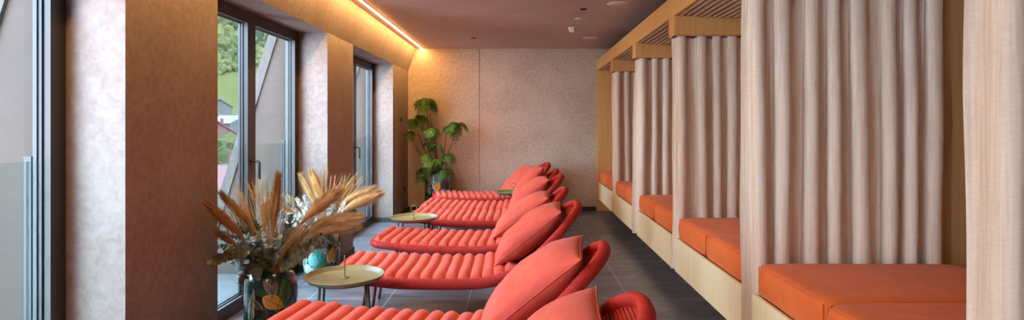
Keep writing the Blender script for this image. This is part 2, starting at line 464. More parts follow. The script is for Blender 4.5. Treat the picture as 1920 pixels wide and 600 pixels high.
for y0, y1 in WINS:
    b.box(-2.142, -2.1225, y1 - 0.07, y1 + 0.018, 0, ZH)
    b.box(-2.142, -2.1225, y0 - 0.018, y0 + 0.07, 0, ZH)
struct('trim_2', b, M['pale_trim'])
b = MB()
for y0, y1 in WINS:
    b.box(-3.05, XOUT, y0 - 0.02, y1 + 0.02, -0.12, -0.02)
struct('trim_3', b, M['balcony'])
for i, (y0, y1) in enumerate(WINS[:3]):
    root = empty('glass_balustrade', (-2.175, (y0 + y1) / 2, 0))
    txt = ['clear glass balustrade outside the big window in the middle', 'clear glass balustrade outside the farthest window', 'clear glass balustrade outside the nearest window, at the left picture edge'][i]
    tag(root, txt, 'balustrade', 'glass balustrades outside the windows')
    inv = Matrix.Translation(-root.location)
    o = MB().box(-2.181, -2.167, y0 + 0.04, y1 - 0.06, 0.02, 1.20).build('glass_panel', M['rail_glass'], root); o.matrix_parent_inverse = inv
    for yy in (y0 + 0.02, y1 - 0.06):
        q = MB().box(-2.190, -2.158, yy, yy + 0.022, -0.02, 1.215)
        q.box(-2.193, -2.155, yy - 0.003, yy + 0.025, 1.215, 1.222)
        o = q.build('post', M['chrome'], root); o.matrix_parent_inverse = inv

# ------------------------------------------------------------------ LED strip in the ceiling edge
root = empty('led_strip', (-1.55, 3.5, ZC))
tag(root, 'warm white linear LED strip along the left edge of the ceiling', 'light strip')
o = MB().box(-1.572, -1.534, -5.9, 9.40, ZC - 0.004, ZC - 0.0002).build('profile', M['white'], root); o.matrix_parent_inverse = Matrix.Translation(-root.location)
o = MB().box(-1.562, -1.544, -5.9, 9.395, ZC - 0.008, ZC - 0.004).build('diffuser', M['led'], root); o.matrix_parent_inverse = Matrix.Translation(-root.location)

# ceiling fittings
def disc(name, x, y, r, m, label, cat, depth=0.006, group=None, parts=None):
    o = MB().lathe([(0, -depth), (r - 0.004, -depth), (r, -depth + 0.003), (r, 0)], 40).build(name, m, loc=(x, y, ZC))
    return tag(o, label, cat, group)
M['speaker'] = mat('mauve_painted_grille', (0.70, 0.52, 0.46, 1), 0.6)
M['white_plastic'] = mat('white_plastic', (0.78, 0.72, 0.68, 1), 0.4)
disc('ceiling_speaker', 0.995, 5.94, 0.123, M['speaker'], 'larger looking round ceiling speaker grille at the top edge, nearer the camera', 'speaker', group='round ceiling speakers')
disc('ceiling_speaker', 0.990, 8.26, 0.119, M['speaker'], 'round ceiling speaker grille near the back wall and wooden canopy', 'speaker', group='round ceiling speakers')
disc('sensor_cover', 0.660, 6.77, 0.042, M['white_plastic'], 'small flat white disc on the ceiling between dark spotlight and smoke detector', 'cover')
def spot(x, y, label):
    o = MB().lathe([(0.0, -0.001), (0.030, -0.001), (0.032, -0.005), (0.036, -0.005), (0.037, 0)], 32).build('recessed_spotlight', M['dark'], loc=(x, y, ZC))
    tag(o, label, 'spotlight', 'small dark recessed ceiling spotlights')
spot(0.666, 6.21, 'small dark recessed ceiling spotlight right of centre beside the white disc')
spot(-0.647, 8.26, 'small dark recessed ceiling spotlight alone above the lounger row, left of centre')
root = empty('smoke_detector', (0.653, 7.4, ZC)); tag(root, 'white round smoke detector on the ceiling in front of the back speaker', 'smoke detector')
MB().lathe([(0, -0.018), (0.050, -0.018), (0.054, -0.012), (0.054, 0)], 40).build('base', M['white_plastic'], root)
MB().lathe([(0, -0.058), (0.022, -0.058), (0.034, -0.050), (0.036, -0.032), (0.043, -0.030), (0.043, -0.018), (0, -0.018)], 40).build('sensing_head', M['white_plastic'], root)
# wall plates on the last pier
for (y, z, lab) in ((9.14, 0.376, 'dark socket plate low on the last pier near the corner'), (8.87, 1.44, 'dark switch plate at shoulder height on the last pier behind the fern')):
    r_ = empty('switch_plate', (XL, y, z)); tag(r_, lab, 'socket' if z < 1 else 'switch')
    MB().box(0.001, 0.009, -0.04, 0.04, -0.04, 0.04).build('cover_plate', M['frame_brown'], r_, 0.002)
    MB().box(0.009, 0.012, -0.027, 0.027, -0.027, 0.027).build('insert', M['dark'], r_)

# ------------------------------------------------------------------ right side: canopy, beds, curtains
GAPS = [1.655, 3.255, 4.79, 6.36, 7.93]            # centre of each cross beam
XF = 1.225
canopy = empty('wooden_canopy', (XF, 4.7, 0)); tag(canopy, 'long pale wooden canopy with slatted top over the row of daybeds', 'canopy')
CI = Matrix.Translation(-canopy.location)
def cp(mb, name, m, bevel=0.0015):
    o = mb.build(name, m, canopy, bevel); o.matrix_parent_inverse = CI; return o
Y0C = 0.0
cp(MB().box(XF, XF + 0.03, Y0C, YB - 0.004, 2.232, 2.40), 'fascia_board', M['wood_canopy'])
cp(MB().box(XF, XR - 0.003, YB - 0.034, YB - 0.004, 0.002, 2.231), 'end_panel', M['wood_canopy'])
for g in GAPS + [0.1]:
    q = MB()
    q.box(XF + 0.0, XF + 0.03, g - 0.09, g + 0.09, 2.078, 2.2315)
    q.box(XF + 0.03, XR - 0.003, g - 0.09, g + 0.09, 2.078, 2.231)
    o = cp(q, 'cross_beam', M['wood_canopy'])
    q = MB().box(XF + 0.01, XR - 0.03, g - 0.006, g + 0.006, 2.070, 2.078)
    cp(q, 'curtain_rail', M['frame_brown'], 0)
bays = [(0.19, 1.565), (1.745, 3.165), (3.345, 4.70), (4.88, 6.27), (6.45, 7.84), (8.02, 9.385)]
for (y0, y1) in bays:
    q = MB()
    x = XF + 0.055; k = 0
    while x < XR - 0.04:
        z = 2.245 - (x - XF) * 0.055
        prof = []
        for a in range(9):
            th = PI + PI * a / 8
            prof.append((x + 0.0165 * math.cos(th), z + 0.0165 * math.sin(th)))
        prof += [(x + 0.0165, z + 0.03), (x - 0.0165, z + 0.03)]
        n0 = len(prof)
        q.prism_y(prof, y0, y1)
        x += 0.0515
    cp(q, 'slatted_top', M['slat'], 0)
    q = MB().prism_y([(XF + 0.03, 2.285), (XR - 0.003, 2.225), (XR - 0.003, 2.235), (XF + 0.03, 2.295)], y0, y1)
    cp(q, 'backing_board', M['wood_dark'], 0)

BEDS = [(1.765, 3.175), (3.33, 4.75), (4.88, 6.31), (6.43, 7.85), (8.0, 9.382)]
bed_txt = ['nearest daybed base, pale wood box at the lower right corner', 'second daybed base from the camera, pale wood box showing its grained front', 'third daybed base from the camera, middle of the row', 'fourth daybed base from the camera, pale wood box', 'farthest daybed base, pale wood box against the back wall panel']
mat_txt = [['nearest rust mattress block, in the lower right corner', 'rust mattress block just behind the nearest one, under the large curtain'],
           ['near rust mattress block on the second daybed, its corner seam facing the camera', 'far rust mattress block on the second daybed, against the hanging curtain'],
           ['near rust mattress block on the third daybed', 'far rust mattress block on the third daybed'],
           ['near rust mattress block on the fourth daybed', 'far rust mattress block on the fourth daybed'],
           ['near rust mattress block on the farthest daybed', 'far rust mattress block beside the back wooden panel']]
XBF = 1.245
def mattress_mesh(L, W, H, seed):
    """rounded block mattress, L in x, W in y, origin at centre of the base"""
    rnd = random.Random(seed)
    nx, ny = 40, 26; q = MB()
    r = 0.035
    def outl(t):                                    # rounded rectangle perimeter
        per = []
        return per
    N = 96
    def ring(off, z, rr):
        pts = []
        a, c = L / 2 - off, W / 2 - off
        for i in range(N):
            th = 2 * PI * i / N
            # superellipse corner
            cx, sy = math.cos(th), math.sin(th)
            p = 16
            s = (abs(cx) ** p + abs(sy) ** p) ** (-1 / p)
            x, y = a * cx * s, c * sy * s
            pts.append((x, y, z + 0.003 * noise.noise(Vector((x * 4, y * 4, z * 4 + seed)))))
        return pts
    rings = []
    prof = [(0.02, 0.0), (0.006, 0.008), (0.0, 0.03), (-0.004, H * 0.5), (0.0, H - 0.035), (0.007, H - 0.014), (0.022, H - 0.003), (0.05, H), (0.12, H + 0.003), (0.24, H + 0.006), (min(L, W) / 2 - 0.01, H + 0.008)]
    vs_ = []; fs_ = []
    for (o_, z_) in prof: vs_ += ring(o_, z_, 0)
    for i in range(len(prof) - 1):
        for k in range(N):
            l = (k + 1) % N
            fs_.append((i * N + k, i * N + l, (i + 1) * N + l, (i + 1) * N + k))
    fs_.append(tuple(range(N - 1, -1, -1))); fs_.append(tuple((len(prof) - 1) * N + k for k in range(N)))
    q.add(vs_, fs_, True)
    return q
def seam_mesh(L, W, H):
    q = MB()
    for o_, z_ in ((0.0075, H - 0.014),):
        pts = []
        for i in range(96):
            th = 2 * PI * i / 96; cx, sy = math.cos(th), math.sin(th); s = (abs(cx) ** 16 + abs(sy) ** 16) ** (-1 / 16)
            pts.append(((L / 2 - o_) * cx * s, (W / 2 - o_) * sy * s, z_))
        q.tube(pts, 0.0032, 6, closed=True)
    for sx in (-1, 1):
        for sy in (-1, 1):
            q.tube([(sx * (L / 2 - 0.016), sy * (W / 2 - 0.016), 0.01), (sx * (L / 2 - 0.016), sy * (W / 2 - 0.016), H - 0.02)], 0.0032, 6)
    return q
ML, MH = XR - 0.01 - XBF - 0.012, 0.168
proto_m = {}
for i, (y0, y1) in enumerate(BEDS):
    W = y1 - y0; yc = (y0 + y1) / 2
    root = empty('daybed', (XBF, yc, 0)); tag(root, bed_txt[i], 'daybed', 'pale wood daybeds along the right side')
    xr = XR - XBF - 0.004
    q = MB().box(0, 0.02, -W / 2, W / 2, 0.19, 0.458); q.build('front_panel', M['wood'], root, 0.0015)
    for s in (-1, 1):
        q = MB().box(0.02, xr, min(s * W / 2, s * (W / 2 - 0.02)), max(s * W / 2, s * (W / 2 - 0.02)), 0.19, 0.458)
        q.build('side_panel', M['wood'], root, 0.0015)
    MB().box(0.02, xr, -W / 2 + 0.02, W / 2 - 0.02, 0.42, 0.44).build('bed_board', M['wood_dark'], root)
    MB().box(0.20, xr, -W / 2 + 0.1, W / 2 - 0.1, 0.0, 0.42).build('plinth', M['frame_brown'], root)  # set-back base, coloured dark to stand in for the shade under the bed
    hw = (W - 0.012) / 2
    for k in (0, 1):
        ym = y0 + 0.006 + hw * (k + 0.5)
        o = mattress_mesh(ML, hw - 0.004, MH, i * 2 + k).build('mattress', M['rust'], loc=(XBF + 0.012 + ML / 2, ym, 0.4415 + 0.0175))
        tag(o, mat_txt[i][k], 'mattress', 'rust mattress blocks on the daybeds')
        s_ = seam_mesh(ML, hw - 0.004, MH).build('piping', M['rust'], o)

def curtain(y, label, seed, x0=XF + 0.01, x1=XR - 0.03, pitch=0.139, phase=0.0, folds=None):
    rnd = random.Random(seed)
    root = empty('linen_curtain', (x0, y, 2.0765)); tag(root, label, 'curtain', 'linen curtains between the daybeds')
    L = x1 - x0; nf = L / pitch
    nu = int(nf * 22); nv = 44
    zb = 0.19 - 2.0765
    offs = [rnd.uniform(-0.25, 0.25) for _ in range(40)]; amps = [rnd.uniform(0.8, 1.2) for _ in range(40)]
    def fn(u, v):
        s = u * nf + phase
        k = int(s); ph = s + 0.12 * math.sin(2.1 * s + seed) * min(1, u * nf)
        sway = 0.10 * math.sin(1.3 * s + seed * 2 + v * 1.7) * v
        a = 0.048 * (0.55 + 0.45 * min(1, v * 3)) * (amps[k % 40] * (1 - (s % 1)) + amps[(k + 1) % 40] * (s % 1))
        a *= 1 + 0.35 * math.exp(-(u * nf / 0.5) ** 2)
        c = math.cos(2 * PI * (ph + sway))
        sh = c + 0.22 * math.cos(4 * PI * (ph + sway))
        yy = -a * sh
        xx = u * L + 0.018 * math.sin(4 * PI * (ph + sway)) + (0.02 * v * math.sin(seed + 4 * v) if u < 0.2 else 0) * (1 - u / 0.2)
        z = zb * v
        n3 = noise.noise(Vector((xx * 6 + seed, z * 2.2, seed * 3.1)))
        yy += 0.010 * n3 * v
        if u < 0.06:
            w = 1 - u / 0.06
            yy += 0.012 * w
            xx += 0.006 * w * math.sin(9 * v + seed)
        return (xx, yy, z)
    MB().grid(nu, nv, fn).build('cloth', M['linen'], root)
    # hems: slightly thicker double fold at the top and bottom edge
    def hem(v0, v1):
        def g(u, v):
            p = fn(u, v0 + (v1 - v0) * v); return (p[0], p[1] - 0.003, p[2])
        MB().grid(nu, 3, g).build('hem', M['linen'], root)
    hem(0.0, 0.045); hem(0.985, 1.0)
    n = int(nf)
    for k in range(n + 1):
        x = k * L / n
        MB().box(x - 0.006, x + 0.006, -0.004, 0.004, -0.016, -0.006).build('glider', M['dark'], root)
    return root
cur_txt = ['nearest linen curtain, cut by the right edge of the picture', 'large linen curtain hanging between the first and second daybed', 'linen curtain between the second and third daybed', 'linen curtain between the third and fourth daybed', 'farthest linen curtain, beside the last daybed']
for i, g in enumerate(GAPS):
    curtain(g, cur_txt[i], 3.0 + i * 1.7, x0=XF + (0.060 if i == 0 else 0.014), x1=XR - 0.020, phase=[0.52, 0.5, 0.48, 0.5, 0.5][i])

# ------------------------------------------------------------------ loungers
PROF = [(0.0, 0.335), (0.10, 0.325), (0.30, 0.308), (0.55, 0.297), (0.80, 0.293), (1.02, 0.300), (1.20, 0.350), (1.36, 0.455), (1.50, 0.580), (1.61, 0.688), (1.705, 0.775)]
NP = 240
PS = spline([(x, 0, z) for x, z in PROF], NP)
ARC = [0.0]
for i in range(1, NP): ARC.append(ARC[-1] + (PS[i] - PS[i - 1]).length)
LTOT = ARC[-1]
def prof_at(s):
    s = max(0.0, min(LTOT, s))
    lo, hi = 0, NP - 1
    while hi - lo > 1:
        m_ = (lo + hi) // 2
        if ARC[m_] <= s: lo = m_
        else: hi = m_
    t = (s - ARC[lo]) / max(1e-9, ARC[hi] - ARC[lo])
    p = PS[lo].lerp(PS[hi], t)
    i0, i1 = max(lo - 2, 0), min(hi + 2, NP - 1)
    T = (PS[i1] - PS[i0]).normalized()
    Nn = Vector((-T.z, 0, T.x))
    return p, T, Nn
HW = 0.335
def halfw(s):
    # stadium-like outline: squarish foot end, rounder head end
    if s < 0.22:
        t = 1 - s / 0.22; return HW * (1 - t ** 3.2) ** (1 / 3.2) * 0.30 + HW * 0.70 * (1 - t ** 6) ** (1 / 6)
    if s > LTOT - 0.46:
        t = (s - (LTOT - 0.46)) / 0.46; return HW * max(0.0, 1 - t ** 2.3) ** (1 / 2.3)
    return HW
def rim_path(n):
    raw = []
    m_ = 400
    for i in range(m_ + 1):
        th = PI * i / m_
        s = LTOT * (1 - math.cos(th)) / 2
        p, T, N_ = prof_at(s); raw.append(Vector((p.x, -halfw(s), p.z)))
    for i in range(m_ - 1, 0, -1):
        th = PI * i / m_
        s = LTOT * (1 - math.cos(th)) / 2
        p, T, N_ = prof_at(s); raw.append(Vector((p.x, halfw(s), p.z)))
    L = [0.0]
    for i in range(1, len(raw) + 1): L.append(L[-1] + (raw[i % len(raw)] - raw[i - 1]).length)
    out = []; k = 0
    for i in range(n):
        d = L[-1] * i / n
        while L[k + 1] < d: k += 1
        t = (d - L[k]) / max(1e-9, L[k + 1] - L[k])
        out.append(raw[k % len(raw)].lerp(raw[(k + 1) % len(raw)], t))
    return out

def make_lounger(loc, rz, label):
    root = empty('sun_lounger', loc, rz); tag(root, label, 'lounger', 'red cord loungers in a row')
    n = 1840
    path = rim_path(n)
    # rim wrapped in cord: oval section with a small ring per cord turn
    vs_ = []; fs_ = []; K = 12
    for i, p in enumerate(path):
        T = (path[(i + 4) % n] - path[i - 4]).normalized()
        # lounger normal at this x
        best = min(range(0, NP, 4), key=lambda q: abs(PS[q].x - p.x)); i0, i1 = max(best - 3, 0), min(best + 3, NP - 1)
        tt = (PS[i1] - PS[i0]).normalized(); nn = Vector((-tt.z, 0, tt.x))
        up = (nn - T * nn.dot(T)).normalized(); sd = T.cross(up)
        k_ = 1.0 + 0.026 * math.cos(PI * i / 2)
        seat = max(0.0, min(1.0, (p.x - 0.15) / 0.3)) * max(0.0, min(1.0, (1.55 - p.x) / 0.3))
        ru = (0.031 + 0.008 * seat) * k_; rs = 0.027 * k_
        for k in range(K):
            th = 2 * PI * k / K
            vs_.append(p + up * (math.sin(th) * ru - 0.010 * seat) + sd * (math.cos(th) * rs))
    for i in range(n):
        j = (i + 1) % n
        for k in range(K):
            l = (k + 1) % K; fs_.append((i * K + k, i * K + l, j * K + l, j * K + k))
    MB().add(vs_, fs_, True).build('rim', M['cord'], root)
    # cords strung across, tighter pairs, slight sag
    q = MB(); s = 0.05
    while s < LTOT - 0.028:
        w = halfw(s) - 0.012
        if w > 0.03:
            p, T, N_ = prof_at(s)
            sag = 0.016 if s < 1.2 else 0.010
            pts = []
            for j in range(11):
                u = -1 + 2 * j / 10
                pts.append(Vector((p.x, u * w, p.z)) - N_ * (sag * (1 - u * u) + 0.004))
            q.tube(pts, 0.0058, 6, up=(N_.x, N_.y, N_.z), flat=1.15)
        s += 0.0150
    q.build('cord_webbing', M['cord'], root)
    # bearer bars hidden below the cords
    for s0 in (0.24, 1.28):
        p, T, N_ = prof_at(s0)
        pts = [Vector((p.x, u * (HW - 0.02), p.z - 0.012 - 0.03 * (1 - u * u))) for u in [-1, -0.75, -0.5, 0, 0.5, 0.75, 1]]
        MB().tube(pts, 0.011, 8).build('cross_bar', M['leg_red'], root)
    for (x0, y0, x1, y1, z1) in ((0.235, -0.29, 0.185, -0.32, 0.31), (0.235, 0.0, 0.20, 0.0, 0.275), (0.235, 0.29, 0.185, 0.32, 0.31), (1.24, -0.27, 1.33, -0.31, 0.38), (1.24, 0.27, 1.33, 0.31, 0.38)):
        q = MB().tube([(x0, y0, z1), (x1, y1, 0.0)], [0.014, 0.0105], 12)
        q.build('leg', M['leg_red'], root)
    return root

# ridged seat pad: a quilted mat whose channels run across the lounger
def make_pad(loc, rz, label, seed):
    q = MB(); s0, s1 = 0.005, 1.30; pitch = 0.0845; nr = int((s1 - s0) / pitch); s1 = s0 + nr * pitch
    PERR = 12; nu = nr * PERR + 1; nvt = 26
    rnd = random.Random(seed)
    ja = [rnd.uniform(-1, 1) for _ in range(nr + 2)]; jb = [rnd.uniform(-1, 1) for _ in range(nr + 2)]; jc = [rnd.uniform(0.85, 1.12) for _ in range(nr + 2)]
    hw0 = 0.318
    def fn(i, j, top):
        s = s0 + (s1 - s0) * i / (nu - 1)
        ph = (s - s0) / pitch; k = min(int(ph + 1e-6), nr - 1); fr = ph - k
        ridge = max(0.0, math.sin(PI * min(1, max(0, fr)))) ** 0.55 * jc[k]
        u = -1 + 2 * j / (nvt - 1)
        uu = math.copysign(1 - (1 - abs(u)) ** 1.6, u)                 # more samples near the ends
        w = hw0 + 0.016 * ridge + 0.006 * ja[k]
        w = min(w, halfw(s) + 0.015) if s > 0.1 else w - 0.045 * (1 - s / 0.1)
        edge = max(0.0, 1 - abs(uu) ** 9) ** 0.5
        sw = s + 0.005 * math.sin(2.4 * uu + jb[k]) * math.sin(PI * ph / nr) + 0.003 * jb[k] * (uu)
        p, T, N_ = prof_at(max(0.0, sw))
        if sw < 0: p = p + T * sw
        endf = min(1.0, min(ph, nr - ph) * 2 + 0.15)
        wr = 0.004 * noise.noise(Vector((s * 11 + seed, uu * 4.5, seed)))
        t = 0.020 + 0.036 * ridge
        ht = 0.020
        if top: h = ht + (t + wr) * edge * endf
        else: h = ht - 0.008 * edge * ridge
        sag = 0.010 * (1 - uu * uu) if s < 1.2 else 0.03 * (1 - uu * uu)
        y = uu * w
        return Vector((p.x, y, p.z)) + N_ * (h - sag)
    top = [fn(i, j, True) for i in range(nu) for j in range(nvt)]
    bot = [fn(i, j, False) for i in range(nu) for j in range(nvt)]
    n = len(top); fs_ = []
    for i in range(nu - 1):
        for j in range(nvt - 1):
            a = i * nvt + j
            fs_.append((a, a + nvt, a + nvt + 1, a + 1)); fs_.append((n + a, n + a + 1, n + a + nvt + 1, n + a + nvt))
        for j, f in ((0, 0), (nvt - 1, 1)):
            a = i * nvt + j
            fs_.append((a, n + a, n + a + nvt, a + nvt) if f == 0 else (a, a + nvt, n + a + nvt, n + a))
    for j in range(nvt - 1):
        fs_.append((j, j + 1, n + j + 1, n + j)); a = (nu - 1) * nvt + j; fs_.append((a, n + a, n + a + 1, a + 1))
    q.add(top + bot, fs_, True)
    o = q.build('seat_pad', M['coral'], loc=loc); o.rotation_euler = (0, 0, rz)
    return tag(o, label, 'seat pad', 'ridged coral seat pads on the loungers')

def pillow_mesh(seed, A=0.60, B=0.56, T=0.115):
    q = MB(); n = 33
    rnd = random.Random(seed)
    def pt(i, j, s):
        a = -1 + 2 * i / (n - 1); c = -1 + 2 * j / (n - 1)
        a = math.sin(a * PI / 2) * 0.55 + a * 0.45; c = math.sin(c * PI / 2) * 0.55 + c * 0.45
        x = a * A / 2 * (1 - 0.04 * (1 - c * c)); y = c * B / 2 * (1 - 0.04 * (1 - a * a))
        e = max(0.0, (1 - abs(a) ** 2.6)) ** 0.55 * max(0.0, (1 - abs(c) ** 2.6)) ** 0.55
        h = T * e
        # creases running in from the corners and the edges
        h += 0.010 * e ** 0.5 * noise.noise(Vector((a * 2.3 + seed, c * 2.3, s * 3.0 + seed)))
        rr = abs(abs(a) - abs(c))
        h -= 0.006 * math.exp(-(rr / 0.10) ** 2) * (abs(a) ** 2) * (1 - abs(a) ** 6)
        h += 0.005 * math.sin(26 * (a * 0.5 + c) + seed) * e * (abs(c) ** 3)
        return (x, y, s * max(h, 0.0))
    V = [pt(i, j, 1) for i in range(n) for j in range(n)] + [pt(i, j, -1) for i in range(n) for j in range(n)]
    m_ = n * n; fs_ = []
    for i in range(n - 1):
        for j in range(n - 1):
            a = i * n + j
            fs_.append((a, a + n, a + n + 1, a + 1)); fs_.append((m_ + a, m_ + a + 1, m_ + a + n + 1, m_ + a + n))
    # weld the rim by sharing vertices
    rim = {}
    def rid(idx):
        i, j = divmod(idx - m_, n)
        return idx - m_ if (i in (0, n - 1) or j in (0, n - 1)) else idx
    fs_ = [tuple(rid(k) if k >= m_ else k for k in f) for f in fs_]
    q.add(V, fs_, True)
    me_seam = MB()
    edge = [pt(i, 0, 1) for i in range(n)] + [pt(n - 1, j, 1) for j in range(1, n)] + [pt(i, n - 1, 1) for i in range(n - 2, -1, -1)] + [pt(0, j, 1) for j in range(n - 2, 0, -1)]
    me_seam.tube(edge, 0.0028, 6, closed=True)
    return q, me_seam
def make_pillow(lrootloc, rz, s, up, tilt, yaw, roll, label, seed, yoff=0.0, A=0.60, B=0.56, T=0.115):
    """pillow resting against the back at arc position s"""
    p, Tn, N_ = prof_at(s)
    ang = math.atan2(Tn.z, Tn.x) + tilt
    base = Matrix.Translation(Vector(lrootloc)) @ Matrix.Rotation(rz, 4, 'Z')
    c = p + N_ * up; c.y += yoff
    mt = base @ Matrix.Translation(c) @ Matrix.Rotation(yaw, 4, 'Z') @ Matrix.Rotation(-ang, 4, 'Y') @ Matrix.Rotation(roll, 4, 'X')
    a, sm = pillow_mesh(seed, A, B, T)
    o = a.build('pillow', M['coral_pillow'])
    # hard matrix: keep rotation in the object
    o.location = mt.to_translation(); o.rotation_euler = mt.to_euler()
    tag(o, label, 'pillow', 'coral pillows on the loungers')
    sm.build('seam', M['coral_pillow'], o)
    return o

# foot centre (x, y), rotation about z, tint of order: nearest first
LG = [(-1.30, 2.02, R(-4), 'nearest red cord lounger, only its rounded head end showing at the bottom edge'),
      (-1.29, 3.03, R(-7.5), 'second red cord lounger from the camera, its large head end at the centre bottom'),
      (-1.28, 4.32, R(2.0), 'third red cord lounger from the camera, behind the front olive table'),
      (-1.29, 5.44, R(-1.5), 'fourth red cord lounger from the camera, in front of the ring handled table'),
      (-1.23, 6.78, R(0.5), 'fifth red cord lounger from the camera, behind the ring handled olive table'),
      (-1.23, 7.62, R(0), 'sixth red cord lounger from the camera, mostly behind the fifth'),
      (-1.25, 8.64, R(11), 'farthest red cord lounger, turned side on in front of the planter and back wall')]
pad_l = ['ridged coral seat pad on the nearest lounger, mostly below the picture', 'ridged coral seat pad on the second lounger, large along the bottom edge', 'ridged coral seat pad on the third lounger, behind the front tray table', 'ridged coral seat pad on the fourth lounger', 'ridged coral seat pad on the fifth lounger', 'ridged coral seat pad on the sixth lounger, a narrow strip above the fifth', 'ridged coral seat pad on the farthest lounger by the planter']
pil_l = ['nearest coral pillow, cut by the bottom edge', 'largest coral pillow, on the second lounger at centre bottom', 'coral pillow on the third lounger from the camera', 'coral pillow on the fourth lounger from the camera', 'coral pillow on the fifth lounger from the camera', 'coral pillow on the sixth lounger, its dark pointed corner up', 'coral pillow on the farthest lounger, flat side toward the camera']
proto = None
for i, (x, y, rz, lab) in enumerate(LG):
    if proto is None: proto = make_lounger((x, y, 0), rz, lab)
    else:
        c = copy_tree(proto); c.location = (x, y, 0); c.rotation_euler = (0, 0, rz); c['label'] = lab
    make_pad((x, y, 0), rz, pad_l[i], 11 + i)
# s on the back, distance from it, extra tilt, yaw, roll
PW = [(1.46, 0.100, R(0), R(0), R(0)), (1.50, 0.100, R(-3), R(1), R(0)), (1.47, 0.098, R(-2), R(-5), R(0)), (1.43, 0.105, R(-3), R(-3), R(0)),
      (1.44, 0.105, R(1), R(0), R(-1)), (1.47, 0.125, R(10), R(3), R(-3)), (1.40, 0.105, R(2), R(24), R(0))]
for i, (s, up, ti, ya, ro) in enumerate(PW):
    x, y, rz, lab = LG[i]
    make_pillow((x, y, 0), rz, s, up, ti, ya, ro, pil_l[i], 3 + i * 5)

# ------------------------------------------------------------------ tray tables
def tray_table(loc, rot, label, m_tray, ring_rot):
    root = empty('tray_table', loc, rot); tag(root, label, 'side table', 'round tray tables between the loungers')
    H = 0.425; r = 0.238
    MB().lathe([(0, H), (r - 0.035, H), (r - 0.028, H + 0.002), (r - 0.004, H + 0.022), (r, H + 0.0245), (r + 0.003, H + 0.022), (r + 0.001, H + 0.018), (r - 0.022, H - 0.005), (r - 0.03, H - 0.007), (0, H - 0.007)], 72).build('tray', m_tray, root)
    MB().lathe([(r - 0.06, H - 0.016), (r - 0.045, H - 0.016), (r - 0.045, H - 0.007), (r - 0.06, H - 0.007)], 48).build('support_ring', M['olive_dark'], root)
    hd = MB().lathe([(0.0045, H + 0.075), (0.0045, H + 0.008), (0.010, H + 0.004), (0.026, H + 0.003), (0.026, H), (0, H)], 24)
    pts = [(0.030 * math.cos(a) * math.cos(ring_rot), 0.030 * math.cos(a) * math.sin(ring_rot), H + 0.104 + 0.030 * math.sin(a)) for a in [2 * PI * k / 32 for k in range(32)]]
    hd.tube(pts, 0.0042, 8, closed=True)
    hd.build('ring_handle', m_tray, root)
    for k in range(4):
        a = PI / 4 + k * PI / 2
        c, s = math.cos(a), math.sin(a)
        MB().tube([(c * (r - 0.055), s * (r - 0.055), H - 0.012), (c * (r - 0.02), s * (r - 0.02), 0.0)], [0.0075, 0.006], 10).build('leg', M['olive_dark'], root)
    return root
tray_table((-1.075, 3.63, 0), R(12), 'olive round tray table in front, its handle seen edge on, beside the vase', M['olive'], R(94.5))
tray_table((-1.063, 5.93, 0), R(20), 'olive round tray table with ring handle between fourth and fifth lounger', M['olive'], R(-15))
tray_table((-0.09, 8.20, 0), R(35), 'bright green round tray table near the back, before the farthest lounger', M['green_tray'], R(-30))

# ------------------------------------------------------------------ painted vases and planter
def painted(name, base, seed):
    m, nt, p = newmat(name)
    v = coords(nt)
    vo = nt.nodes.new('ShaderNodeTexVoronoi'); vo.inputs['Scale'].default_value = 11
    n = nt.nodes.new('ShaderNodeTexNoise'); n.inputs['Scale'].default_value = 6; n.inputs['Detail'].default_value = 2
    nt.links.new(v, n.inputs['Vector'])
    mx = nt.nodes.new('ShaderNodeMix'); mx.data_type = 'VECTOR'; mx.inputs['Factor'].default_value = 0.25
    nt.links.new(v, mx.inputs['A']); nt.links.new(n.outputs['Color'], mx.inputs['B']); nt.links.new(mx.outputs['Result'], vo.inputs['Vector'])
    sx = nt.nodes.new('ShaderNodeSeparateColor'); nt.links.new(vo.outputs['Color'], sx.inputs[0])
    r = nt.nodes.new('ShaderNodeValToRGB'); r.color_ramp.interpolation = 'CONSTANT'
    cs = base; e = r.color_ramp.elements
    e[0].position = 0; e[0].color = cs[0]; e[1].position = 1 / len(cs); e[1].color = cs[1]
    for i in range(2, len(cs)):
        q = e.new(i / len(cs)); q.color = cs[i]
    nt.links.new(sx.outputs[seed % 3], r.inputs[0]); nt.links.new(r.outputs[0], p.inputs['Base Color'])
    p.inputs['Roughness'].default_value = 0.25; p.inputs['Coat Weight'].default_value = 0.8; p.inputs['Coat Roughness'].default_value = 0.06
    return m
C_blk = (0.012, 0.016, 0.016, 1); C_teal = (0.015, 0.16, 0.17, 1); C_dteal = (0.01, 0.05, 0.07, 1); C_grn = (0.03, 0.10, 0.03, 1); C_wht = (0.35, 0.37, 0.33, 1); C_yel = (0.75, 0.40, 0.03, 1); C_gry = (0.10, 0.11, 0.10, 1)
M['vase_a'] = painted('jungle_glaze_dark', [C_blk, C_dteal, C_gry, C_blk, C_grn, C_blk, C_dteal], 0)
M['vase_b'] = painted('jungle_glaze_pale', [C_wht, C_gry, C_teal, C_blk, C_wht, C_grn, C_dteal], 1)
M['vase_c'] = painted('jungle_glaze_teal', [C_dteal, C_teal, C_gry, C_blk, C_dteal, C_teal, C_wht], 2)
def glaze(n, c): return mat(n, c, 0.25, coat=0.8)
M['g_yel'] = glaze('yellow_glaze', C_yel); M['g_teal'] = glaze('teal_glaze', (0.01, 0.26, 0.27, 1)); M['g_wht'] = glaze('white_glaze', (0.62, 0.64, 0.58, 1)); M['g_blk'] = glaze('black_glaze', C_blk); M['g_grn'] = glaze('green_glaze', (0.06, 0.22, 0.05, 1)); M['g_gry'] = glaze('grey_glaze', (0.22, 0.23, 0.21, 1))

